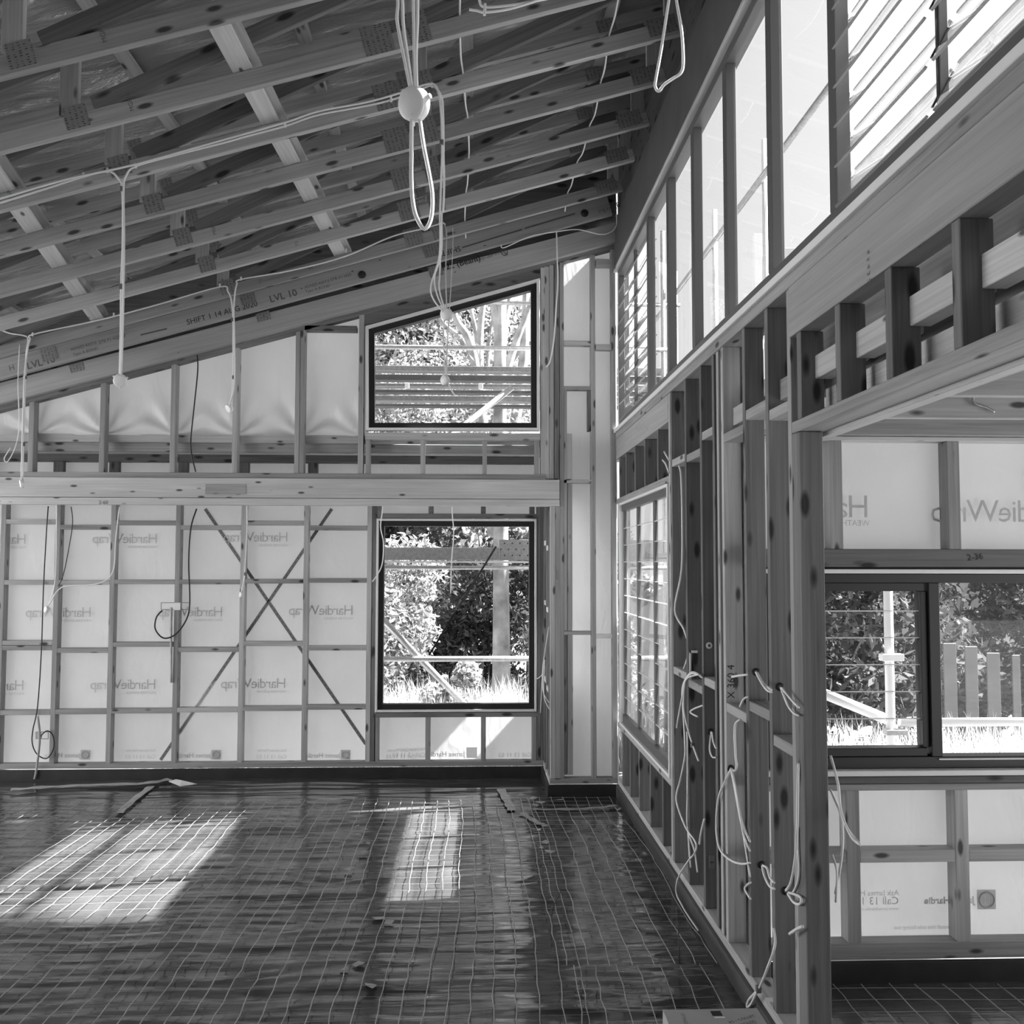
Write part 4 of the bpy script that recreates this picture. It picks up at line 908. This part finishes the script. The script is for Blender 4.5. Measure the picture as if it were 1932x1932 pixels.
for k_, s in enumerate((((1035, 1183, 8.3), (1027.6, 1235, 8.33), (1024, 1270, 8.36), (1013, 1281, 8.42)), ((1034, 1192, 8.3), (1025, 1250, 8.34), (1022, 1300, 8.36), (1019.5, 1345, 8.38)), ((1026, 1240, 8.34), (1024, 1300, 8.34), (1036, 1326, 8.3)), ((1028, 1245, 8.33), (1026, 1310, 8.33), (1036, 1338, 8.29)))):
    cable([(a_, b_, c_-.016*k_) for a_, b_, c_ in s], 'white cable tail hanging on the return wall beside the square window', r=.004, group=gret)
# right wall
XC = XR-.006
gr_ = 'white cables threaded through the right stud wall'
R = [
 (((1281, 878), (1285, 900), (1287, 978), (1286, 1074), (1273, 1150), (1290, 1187), (1298, 1215), (1297, 1240), (1290, 1262)), 'long white cable bulging down beside the louvre window jamb', 1.25, .006),
 (((1325, 1279), (1312, 1269), (1301, 1271), (1290, 1289), (1287, 1308), (1289, 1341), (1292, 1395), (1292, 1428), (1283.5, 1471), (1276, 1500), (1278.6, 1522), (1294, 1562), (1310, 1585), (1314, 1598), (1309, 1612), (1298, 1625), (1280, 1655), (1276, 1684), (1287, 1721), (1299, 1744), (1317, 1755)), 'longest white cable trailing from the switch plate down to the floor', None, .0052),
 (((1322, 1274), (1305, 1271), (1292, 1286), (1287, 1315), (1281, 1347), (1276.5, 1373)), 'white cable arching from the switch plate to a short straight tail', None, .005),
 (((1318, 1272), (1297, 1280), (1291, 1297), (1290, 1341), (1299, 1380), (1307, 1406), (1318, 1436)), 'white cable arching from the switch plate with a taped dark end', None, .005),
 (((1326, 1331), (1310, 1337), (1302, 1343), (1308, 1348), (1316, 1352)), 'short hooked white cable end just below the switch plate', None, .005),
 (((1296, 1380), (1297, 1406), (1297, 1480), (1297, 1550), (1301, 1611), (1303, 1637)), 'white cable hanging straight behind the longest trailing cable', None, .005),
 (((1297, 1500), (1297, 1562), (1310, 1604), (1316, 1646)), 'white cable tail crossing below the grey terminal plate', None, .005),
 (((1329, 1545), (1323, 1569), (1319.6, 1593)), 'short white cable entering the grey terminal plate', None, .0055),
 (((1342, 1381), (1339, 1413), (1344, 1428), (1351, 1429)), 'outer white cable loop from the hole beside the double stud', None, .0045),
 (((1343, 1381), (1346, 1400), (1351, 1412)), 'inner white cable loop from the hole beside the double stud', None, .0045),
 (((1428, 1269), (1440, 1289), (1455, 1302)), 'pair-like white cable slanting from a hole near two knots', None, .0055),
 (((1426, 1268), (1437, 1289), (1448, 1303), (1456, 1306)), 'lower white cable slanting from the hole near two knots', None, .0045),
 (((1381, 1277), (1394, 1275), (1409, 1273)), 'short level white cable poking from the pencil-marked stud', None, .0055),
 (((1473, 1297), (1486, 1330), (1497, 1345), (1506, 1350)), 'lower white cable sagging from the highest hole to the post', None, .0045),
 (((1475, 1298), (1492, 1319), (1507, 1335)), 'upper white cable slanting from the highest hole to the post', None, .0045),
 (((1410, 1315), (1402, 1320), (1396, 1334)), 'white cable dipping through the noggin below the pencil mark', None, .0045),
 (((1396, 1358), (1388, 1365), (1386, 1384), (1388, 1428), (1390, 1444), (1387, 1454), (1380, 1451)), 'white cable under the noggin bending into a stud hole', None, .0055),
 (((1379, 1451), (1370, 1470), (1357, 1500), (1352, 1534), (1352, 1574), (1359, 1604), (1378, 1623), (1399, 1630), (1415, 1628)), 'wide slack white cable loop across the double stud', None, .0052),
 (((1379, 1451), (1386, 1480), (1393, 1515), (1402, 1557), (1415, 1588)), 'upper straight white cable fanning down from stud hole', None, .0052),
 (((1380, 1452), (1387, 1480), (1394, 1520), (1402, 1572), (1415, 1606)), 'middle straight white cable fanning down from stud hole', None, .0045),
 (((1379, 1453), (1385, 1480), (1392, 1520), (1400, 1560), (1407, 1600), (1415, 1655)), 'lower straight white cable fanning down from stud hole', None, .0052),
 (((1416, 1665), (1407, 1672), (1406, 1680), (1416, 1696)), 'small white cable kink emerging behind a stud edge', None, .005),
 (((1438, 1634), (1443, 1655), (1452, 1672), (1461, 1677)), 'lower white cable drooping from the hole beside lower knot', None, .005),
 (((1439, 1633), (1447, 1638), (1452, 1655), (1461, 1666)), 'upper white cable drooping from the hole beside lower knot', None, .005),
 (((1460, 1752), (1462, 1784), (1448, 1826), (1432, 1864), (1413, 1886), (1409.6, 1900), (1418, 1893), (1430, 1866)), 'white cable with a folded taped end hanging over the bottom plate', None, .0055),
 (((1494, 780), (1494, 860), (1496, 960), (1499, 1100), (1501, 1200), (1505, 1300)), 'first long white cable between last stud and opening post', 1.27, .0055),
 (((1498, 785), (1499, 900), (1501, 1000), (1503, 1150), (1505, 1290)), 'second long white cable between last stud and opening post', 1.275, .005),
 (((1506, 1440), (1505, 1500), (1504, 1560), (1500, 1620), (1492, 1665), (1483, 1680)), 'white cable curving into the clipped hole beside opening post', None, .0055),
 (((1505, 1560), (1506, 1600), (1508, 1644), (1504, 1668), (1495, 1686)), 'second white cable curving into the clipped hole', None, .005),
 (((1486, 1686), (1497, 1702), (1507, 1706), (1512, 1700), (1508, 1691), (1488, 1684)), 'small tight white cable loop at the clipped hole', None, .005),
 (((1490, 1762), (1502, 1754), (1514, 1748)), 'straight white cable stub beside the opening post foot', None, .0065),
 (((1567, 1426), (1581, 1479), (1587, 1532), (1606, 1578), (1623, 1594)), 'white cable hanging off the back of the opening post', 1.36, .005),
 (((1567, 1490), (1580, 1520), (1597, 1560), (1622, 1593)), 'marked white cable joining the tail behind opening post', 1.371, .0045),
 (((1569, 1493), (1586, 1536), (1590, 1585), (1585, 1638), (1576, 1686)), 'white cable bowing back to the opening post', 1.382, .005),
 (((1570, 1613), (1579, 1645), (1577, 1702)), 'short white cable bow low behind the opening post', 1.36, .0045),
 (((1253, 852), (1262, 868)), 'short white cable end above the louvre window head', None, .0055),
 (((1250, 868), (1256, 876), (1262, 892)), 'curved white cable end above the louvre window head', None, .0055),
]
for s, lab, xx, r in R:
    tp_ = ()
    if 'taped end' in lab: tp_ = ((1431, 1866),)
    if 'dark end' in lab: tp_ = ((1307, 1406),)
    i_ = R.index((s, lab, xx, r))
    xl = xx or {1: XR-.017, 2: XR-.028, 3: XR-.039, 4: XC, 5: XC, 6: XR-.017}.get(i_, XC-.011*(i_ % 4))
    if lab.startswith('longest') or 'folded' in lab:      # these swing clear of the bottom plate and edge board
        y_a, y_b, x_e = (1440, 1600, XR-.040) if lab.startswith('longest') else (1752, 1800, XR-.036)
        q_ = [at(a_, b_, X=xl+(x_e-xl)*min(1, max(0, (b_-y_a)/(y_b-y_a)))) for a_, b_ in s]
        for v_ in q_: v_.z = max(v_.z, ZF+.022)
        o = tag(tube('cable', q_, r, PVC, None, 6, 5), lab, 'cable')
        for c_ in tp_: link('tape_band', box_mesh(.022, .022, .03, PVCG, .003), PVCG, o, Matrix.Translation(at(*c_, X=x_e)))
        continue
    cable(s, lab, X=xl, r=r, tapes=tp_)
b_ = empty('terminal_plate', at(1321, 1616, X=XC), label='grey terminal plate fixed to a stud of the right wall', cat='terminal plate')
p = at(1321, 1604, X=XR+.02); yq = p.y
bx('plate', (1.262, 1.292), (5.138, 5.144), (p.z-.035, p.z+.035), b_, STRAPM); bx('terminal', (1.265, 1.285), (5.13, 5.138), (p.z-.004, p.z), b_, BLK)
b_ = empty('switch_plate', at(1305, 1290, X=XR), label='white switch mounting frame on the stud beside louvre window', cat='switch plate')
zq = at(1305, 1260, X=XR).z
bx('side_flange', (1.25, 1.262), (5.519, 5.5245), (zq-.11, zq+.09), b_, WHITE); bx('top_flange', (1.25, 1.30), (5.519, 5.5245), (zq+.075, zq+.09), b_, WHITE)
for k, (px, py) in enumerate(((1341, 1381), (1379, 1450), (1427, 1268), (1472, 1296), (1438, 1632), (1483, 1681), (1338, 1218))):
    q = at(px, py, X=XR+.035)
    lab = ['stud grommet ring holding the loop beside the double stud', 'stud grommet ring where three straight cables fan down', 'stud grommet ring near two knots', 'stud grommet ring highest beside the post', 'stud grommet ring beside the lower knot', 'stud grommet ring beside the opening post', 'round white washer screwed to a stud face'][k]
    ys = [STUDS[i] for i in (1, 4, 5, 6, 5, 6, 1)][k]-.0215
    pr = at(px, py, Y=ys-.001)
    if not (XR < pr.x < X2): pr.x = XR+.045
    o = lathe('cable_grommet', [(.008, .003), (.016, .003), (.018, -.001), (.008, -.001)], BLK if k < 6 else WHITE, None, frameM((pr.x, ys-.001, pr.z), (0, -1, 0)), 16); tag(o, lab, 'grommet')
tag(cable(((1842, 742), (1835, 752), (1840, 762), (1858, 768), (1876, 777)), 'crinkled foil strip hanging from a side room joist', Y=3.76, r=.007, mat=STEEL, name='foil_strip'), None, 'foil strip')

# ================================================================== OUTSIDE
ZG = -.45
gx = link('ground', mesh_from([(-40, -30, ZG), (60, -30, ZG), (60, 70, ZG), (-40, 70, ZG)], [(0, 1, 2, 3)]), GROUND); tag(gx, 'sunlit bare ground around the building', 'ground', kind='structure')
# unseen hood added over the louvre window to trim its sun patch
hd = empty('sun_trim_hood', (1.6, 7, 2.5), label='shallow unseen metal hood added to trim sun through the louvre window', cat='hood')
link('hood_sheet', box_mesh(.56, 2.5, .02, ROOFM), ROOFM, hd, Matrix.Translation((1.665, 7.05, 2.56))); bx('hood_edge', (1.93, 1.95), (5.8, 8.3), (2.50, 2.58), hd, ROOFM)
# ---- scaffold behind the back wall
YS = 10.4
def stube(p0, p1, label, r=.024, mat=STEEL, group=None, name='scaffold_tube', coup=0):
    o = tube(name, [p0, p1], r, mat, None, 10, 1); tag(o, label, 'scaffold tube', group)
    for k in range(coup):
        q = Vector(p0).lerp(Vector(p1), (k+1)/(coup+1)); link('coupler', box_mesh(.09, .075, .085, STEEL, .012), STEEL, o, Matrix.Translation(q))
    return o
def zy(py, px=860): return zat(px, py, YS)
stube((-3.2, YS, zy(656)), (2.2, YS, zy(656)), 'level scaffold tube crossing the trapezoid window', .026)
stube((.15, YS+.07, zat(960, 572, YS+.07)), (2.3, YS+.07, zat(960, 572, YS+.07)), 'short level scaffold tube near the head of trapezoid window', .022)
stube(at(556, 1058, Y=YS-.052), at(966, 731, Y=YS-.052), 'diagonal scaffold brace in the lower corner of trapezoid window', .032)
stube(at(700, 1146, Y=YS), at(890, 1344, Y=YS), 'diagonal scaffold brace slanting across the square window', .035)
gt_ = stube((-3.2, YS-.064, zat(860, 1242, YS)), (2.2, YS-.064, zat(860, 1242, YS)), 'level scaffold guard tube low across the square window', .03)
for x_ in (-3.1, 2.1): link('coupler', box_mesh(.06, .11, .06, STEEL, .008), STEEL, gt_, Matrix.Translation((x_, YS-.024, zat(860, 1242, YS))))
stube((-3.2, YS-.04, zat(860, 1071, YS)), (2.2, YS-.04, zat(860, 1071, YS)), 'level scaffold tube under the galvanised deck boards', .022)
for k, (a, b) in enumerate(((689, 699), (700, 711), (712, 718), (719, 725), (726, 737), (738, 743))):
    o = bx('scaffold_plank', (-3.2, 2.2), (YS+.05+.16*k, YS+.20+.16*k), (zat(860, b, YS), zat(860, a, YS)), None, STEEL if k % 2 == 0 else PAINT)
    tag(o, ['top edge plank of the scaffold deck at trapezoid window', 'second plank of the scaffold deck at trapezoid window', 'third thin plank of the scaffold deck at trapezoid window', 'fourth thin plank of the scaffold deck at trapezoid window', 'fifth plank of the scaffold deck at trapezoid window', 'lowest plank of the scaffold deck at trapezoid window'][k], 'plank')
dk_ = bpy.data.objects['scaffold_plank.004']
for px in (768, 907):
    c = xat(px, 730, YS); bx('deck_clip', (c-.025, c+.025), (YS-.005, YS+.045), (zat(860, 733, YS), zat(860, 723, YS)), dk_, WHITE)
d1 = empty('deck_board', (-1, YS, zy(1058)), label='mottled galvanised steel deck board crossing the square window', cat='deck board')
bx('board', (-3.073, xat(941, 1045, YS)), (YS, YS+.05), (zy(1057), zy(1033)), d1, STEEL); bx('bottom_lip', (-3.073, 2.073), (YS-.02, YS), (zy(1062), zy(1058.5)), d1, WHITE)
d2 = empty('deck_board', (1, YS, zy(1058)), label='punched steel deck board end overlapping beside the tree trunk', cat='deck board')
bd2 = bx('board', (xat(941, 1045, YS), 2.073), (YS-.012, YS+.05), (zy(1057), zy(1018)), d2, STEEL)
geos = []
for i in range(5):
    for j in range(3):
        q = at(952+i*14.5-(j % 2)*7, 1025+j*11.5, Y=YS-.0135); geos.append(([(q.x+.009*math.cos(t*1.047), q.y, q.z+.009*math.sin(t*1.047)) for t in range(6)], [tuple(range(6))]))
joined('punched_holes', geos, INK, bd2)['kind'] = 'stuff'
sw = timber('window_stay', at(936, 1031, Y=YL+.13), at(809.5, 1236, Y=YL+.13), (0, 1, 0), .012, .019, w1, BLK)
for x in (-3.1, 2.1):
    stube((x, YS+.02, ZG), (x, YS+.02, 5.6), 'upright scaffold standard ' + ('beyond the left alcove bays' if x < 0 else 'behind the narrow wall bay'), .026)
# ---- scaffold on the clerestory side
XS = 2.62
for k, y in enumerate((8.35, 10.15, 12.2)):
    stube((XS, y, ZG), (XS, y, (5.72, 5.75, 5.7)[k]), ['thick bright scaffold standard seen through the clerestory panes', 'scaffold standard behind the brightest one beyond clerestory', 'farthest scaffold standard beyond the clerestory corner'][k], .03, WHITE, coup=3)
stube((XS-.059, 5.2, 5.33), (XS-.059, 13.5, 5.33), 'level scaffold ledger outside along the clerestory', .03, STEEL)
for k in range(4):  # planks added to cut the lower sun through the louvre window
    o = bx('scaffold_plank', (1.853+.185*k, 2.0375+.185*k), (5.3, 10.1), (1.95, 1.99), None, STEEL); tag(o, 'steel deck plank added outside the louvre window to block low sun', 'plank', 'deck planks added to block sun at the louvre window')
for y, lab in ((8.296, 'short transom tube under the deck planks at the thick bright standard'), (10.09, 'short transom tube under the far end of the deck planks')):
    stube((1.80, y, 1.927), (2.68, y, 1.927), lab, .024, STEEL)
# weatherboard gable of the neighbouring house
nb2 = empty('neighbour_wall', (6, 15, 4), label='pale weatherboard wall of a neighbouring house beyond the scaffold', cat='house wall')
for k in range(12): timber('weatherboard', (4.6, 15+.0, 4.0+.26*k), (9.5, 15, 4.0+.26*k), (0, 1, .12), .03, .25, nb2, BOARDM)
bx('corner_post', (4.5, 4.62), (14.93, 15.05), (2, 7.2), nb2, WHITE); bx('foundation_wall', (4.6, 9.5), (15.05, 15.2), (ZG, 4), nb2, PAINT)
# corrugated tank
tk = empty('water_tank', (3.3, 16.5, ZG), label='pale corrugated round tank beyond the louvre window', cat='tank')
lathe('tank_body', [(1.05+.012*(i % 2), .05+i*.06) for i in range(33)], simple('tank_steel', .5, .5, .3), tk, Matrix.Translation((3.3, 16.5, ZG)), 40)
lathe('tank_lid', [(1.08, 2.0), (0, 2.15)], STEEL, tk, Matrix.Translation((3.3, 16.5, ZG)), 40)
# ---- scaffold outside the side room
YO = 6.3
zo = lambda py, px=1700: zat(px, py, YO)
xo = lambda px, py=1250: xat(px, py, YO)
so = stube((xo(1678), YO, ZG), (xo(1678), YO, 3.0), 'white scaffold standard outside the side room louvre bay', .03, WHITE)
bx('ledger_coupler', (xo(1660), xo(1700)), (YO-.05, YO+.02), (zo(1246), zo(1233)), so, WHITE); bx('ledger_coupler', (xo(1665), xo(1705)), (YO-.05, YO+.02), (zo(1385), zo(1375)), so, STEEL)
stube(at(1540, 1303, Y=YO+.1), at(1675, 1358, Y=YO+.1), 'pale diagonal brace meeting the white scaffold standard', .035, WHITE)
stube((xo(1695), YO, zo(1363)), (5.5, YO, zo(1363)), 'pale level guard tube outside the side room window', .03, WHITE)
# upright strips added outside to imitate reflections in the fixed pane
zsx = ZG
for k, (a, b) in enumerate(((1782, 1806), (1823, 1846), (1864, 1888), (1912, 1926), (1950, 1972))):
    x0, x1 = xat(a, 1300, 9.5), xat(b, 1300, 9.5)
    o = bx('reflection_strip', (x0, x1), (9.5, 9.52), (ZG, zat(a, (1214, 1220, 1232, 1236, 1240)[k], 9.5)), None, PAINT); tag(o, 'tall grey strip imitating a reflection in the side room window', 'reflection strip', 'strips imitating reflections in the side room window')
# ---- vegetation
def leafcloud(rs, centers, n, size, flat=1.0):
    """n leaf quads scattered round blob centres [(x,y,z,r)]"""
    C = np.array(centers); idx = rs.randint(0, len(C), n); d = rs.normal(size=(n, 3)); d /= np.linalg.norm(d, axis=1)[:, None]
    rad = C[idx, 3]*(.55+.5*rs.rand(n)); p = C[idx, :3]+d*rad[:, None]*np.array([1, 1, flat])
    a = rs.normal(size=(n, 3)); a /= np.linalg.norm(a, axis=1)[:, None]; b = np.cross(a, rs.normal(size=(n, 3))); b /= np.linalg.norm(b, axis=1)[:, None]
    L = size*(.6+.9*rs.rand(n))[:, None]; w = L*.38
    V = np.stack([p-a*L, p+b*w, p+a*L, p-b*w], 1).reshape(-1, 3)
    F = np.arange(4*n).reshape(-1, 4)
    me = bpy.data.meshes.new('leaves'); me.vertices.add(4*n); me.vertices.foreach_set('co', V.ravel())
    me.loops.add(4*n); me.loops.foreach_set('vertex_index', F.ravel()); me.polygons.add(n)
    me.polygons.foreach_set('loop_start', np.arange(0, 4*n, 4)); me.polygons.foreach_set('loop_total', np.full(n, 4)); me.update()
    return me
def tree(x, y, h, crown, seed, label, mat, n=5000, leaf=.09, trunk=.14, branches=5, blobs=14, base=.35, name='tree', cat='tree', group=None, bmat=None):
    rs = np.random.RandomState(seed); t = empty(name, (x, y, ZG), label=label, cat=cat, group=group); bmat = bmat or BARK
    lean = rs.uniform(-.06, .06, 2)*h
    tp = [Vector((x, y, ZG-.1)), Vector((x+lean[0]*.3, y+lean[1]*.3, ZG+h*.3)), Vector((x+lean[0], y+lean[1], ZG+h*.75))]
    tr_ = tube('trunk', tp, trunk, bmat, t, 8, 5, r1=trunk*.45)
    cs = []
    for k in range(blobs):
        a = rs.uniform(0, 6.28); rr = crown*math.sqrt(rs.rand())*.8; cs.append((x+lean[0]*.7+rr*math.cos(a), y+lean[1]*.7+rr*math.sin(a), ZG+h*(base+(1-base)*rs.rand()), crown*rs.uniform(.25, .5)))
    for k in range(branches):
        c = cs[k % blobs]; f = rs.uniform(.35, .8); st = tp[1].lerp(tp[2], f)
        tube('branch', [st, (st+Vector(c[:3]))/2+Vector((0, 0, .15*h*.3)), Vector(c[:3])], trunk*.38, bmat, tr_, 6, 4, r1=trunk*.12)
    if n: o = link('foliage', leafcloud(rs, cs, n, leaf), mat, t); o['kind'] = 'stuff'
    return t
tree(-1.75, 13.2, 4.6, 1.35, 1, 'broad pale-leaved tree filling one side of the square window', LEAFA, 34000, .045, .09, 6, 22, .12)
tree(.42, 14.2, 10, 1.6, 2, 'straight bare-trunked tree standing beyond the square window', LEAFA, 3000, .10, .15, 4, 10, .72)
# pale many-branched tree behind the trapezoid window
bt = empty('branching_tree', (.9, 16, ZG), label='pale many-stemmed tree with bare rising branches behind trapezoid window', cat='tree')
rsb = random.Random(12)
for k, (px0, py0, px1, py1, px2, py2, r) in enumerate(((900, 800, 895, 680, 860, 600, .10), (905, 800, 905, 690, 915, 540, .09), (950, 800, 945, 660, 965, 540, .12), (955, 700, 975, 640, 1005, 560, .08), (990, 800, 985, 700, 990, 600, .11), (895, 690, 870, 640, 830, 600, .07), (905, 660, 890, 590, 880, 545, .05), (945, 650, 930, 590, 925, 545, .05), (960, 690, 990, 650, 1010, 640, .05), (930, 760, 920, 680, 935, 560, .05))):
    Yb = 15.2+k*.22
    tube('stem', [at(*((px0, py0) if py0 < 800 else (935+(px0-935)*.12, 1010)), Y=Yb), at(px1, py1, Y=Yb), at(px2, py2, Y=Yb), at(px2+(px2-px1)*.5, py2-90, Y=Yb)], r, BARK, bt, 8, 5, r1=r*.3)
cs = [(rsb.uniform(-2.2, 1.0), rsb.uniform(15.5, 18.5), rsb.uniform(3, 9), rsb.uniform(.5, .9)) for _ in range(26)]
link('foliage', leafcloud(np.random.RandomState(8), cs, 30000, .055), LEAFA, bt)['kind'] = 'stuff'
gf = 'dense trees forming the forest edge'
k = 0
for row, (yy, hh) in enumerate(((19.5, 1.0), (24.0, 1.25))):
    for x in np.arange(-9.6, 17, 2.3):
        if 1.2 < x < 8.5: continue
        rr = random.Random(int(k)*7+3); h = (9.5 if -6 < x < 3.2 else 4.4)*hh*rr.uniform(.9, 1.1)
        dk = (k*5+row) % 3
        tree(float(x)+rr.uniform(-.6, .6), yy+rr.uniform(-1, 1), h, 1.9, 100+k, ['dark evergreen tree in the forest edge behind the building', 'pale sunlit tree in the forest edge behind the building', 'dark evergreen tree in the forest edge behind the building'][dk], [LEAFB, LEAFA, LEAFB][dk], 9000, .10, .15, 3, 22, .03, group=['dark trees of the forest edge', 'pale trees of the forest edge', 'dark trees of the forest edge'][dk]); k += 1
for j, (x, y, h) in enumerate(((4.45, 10.5, 2.6), (4.1, 12.0, 3.0), (5.2, 11.5, 2.8), (6.4, 12.5, 3.2), (7.4, 11.8, 2.7))):
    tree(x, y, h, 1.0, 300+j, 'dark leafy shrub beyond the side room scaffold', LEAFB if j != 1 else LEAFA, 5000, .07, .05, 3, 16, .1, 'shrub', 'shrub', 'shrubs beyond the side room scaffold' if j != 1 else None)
    if j == 1: bpy.data.objects['shrub.001']['label'] = 'pale sunlit shrub among the dark shrubs beyond scaffold'
tree(1.9, 12.6, 2.0, .7, 401, 'pale bushy shrub beside the trunk outside square window', LEAFA, 5000, .06, .04, 3, 12, .1, 'shrub', 'shrub'); tree(-.35, 12.3, 1.1, .45, 402, 'small pointed pale shrub rising from grass outside square window', LEAFA, 3500, .05, .03, 2, 10, .1, 'shrub', 'shrub')
# unseen tall tree, added to keep sun off the nearer clerestory bays
x, y, z = 10.5, 7.3, 13.6
t = empty('added_shade_tree', (x, y, ZG), label='tall narrow unseen tree added on the sunny side to shade the clerestory', cat='tree')
tube('trunk', [(x, y, ZG-.1), (x+.15, y+.05, 7), (x, y, z)], .2, BARK, t, 8, 5, r1=.08)
rr = random.Random(50); cs = [(x+rr.uniform(-.4, .4), y+rr.uniform(-.5, .5), z+rr.uniform(-1.6, 2.2), rr.uniform(.3, .45)) for _ in range(34)]
link('foliage', leafcloud(np.random.RandomState(60), cs, 24000, .10), LEAFB, t)['kind'] = 'stuff'
# grass
rg = np.random.RandomState(9)
def grass(x0, x1, y0, y1, n, hmin, hmax, label):
    x = rg.uniform(x0, x1, n); y = rg.uniform(y0, y1, n); h = rg.uniform(hmin, hmax, n); a = rg.uniform(0, 6.28, n); b = rg.uniform(0, .45, n)*h; w = .007
    p = np.stack([x, y, np.full(n, ZG)], 1); sd_ = np.stack([np.cos(a), np.sin(a), np.zeros(n)], 1)*w; le = np.stack([np.cos(a+1.3)*b, np.sin(a+1.3)*b, h], 1); mid = np.stack([np.cos(a+1.3)*b*.3, np.sin(a+1.3)*b*.3, h*.6], 1)
    V = np.stack([p-sd_, p+sd_, p+mid+sd_*.7, p+le, p+mid-sd_*.7], 1).reshape(-1, 3)
    me = mesh_from(V.tolist(), [tuple(range(5*i, 5*i+5)) for i in range(n)])
    o = link('grass', me, GRASSM); tag(o, label, 'grass', kind='stuff')
grass(-3.5, 2.2, 10.8, 13.5, 9000, .35, .85, 'tall dry pale grass outside the square window')
grass(2.0, 6.0, 6.5, 8.8, 11000, .45, 1.0, 'tall dry pale grass outside the side room window')

# dark undergrowth closing the forest floor
for j, x in enumerate(np.arange(-7.5, 2.9, .85)):
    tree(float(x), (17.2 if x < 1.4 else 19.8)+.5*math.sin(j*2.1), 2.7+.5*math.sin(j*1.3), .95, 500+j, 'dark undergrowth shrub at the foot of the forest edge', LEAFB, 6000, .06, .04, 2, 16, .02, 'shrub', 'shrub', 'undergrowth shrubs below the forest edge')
# unseen pale house added on the open side to reflect sunlight indoors
nh = empty('sun_bounce_house', (-14, 6, ZG), label='long pale unseen house added to reflect sunlight into the open side', cat='house')
for k in range(20): timber('weatherboard', (-14, -8, ZG+.3+.26*k), (-14, 22, ZG+.3+.26*k), (1, 0, -.12), .03, .25, nh, BOARDM)
bx('house_core', (-18, -14.06), (-8, 22), (ZG, ZG+5.4), nh, PAINT)
for y in (-3, 4, 11, 18):
    bx('window_frame', (-13.99, -13.94), (y-.7, y+.7), (1.0, 2.3), nh, WHITE); bx('window_glass', (-13.95, -13.93), (y-.62, y+.62), (1.07, 2.23), nh, BLACKAL)
quad_prism_pts = [(-18.4, ZG+5.3), (-13.5, ZG+5.3), (-16, ZG+6.6)]
V = [(a, -8.4, b) for a, b in quad_prism_pts]+[(a, 22.4, b) for a, b in quad_prism_pts]
link('roof', mesh_from(V, [(0, 1, 2), (5, 4, 3), (0, 3, 4, 1), (1, 4, 5, 2), (2, 5, 3, 0)]), ROOFM, nh)
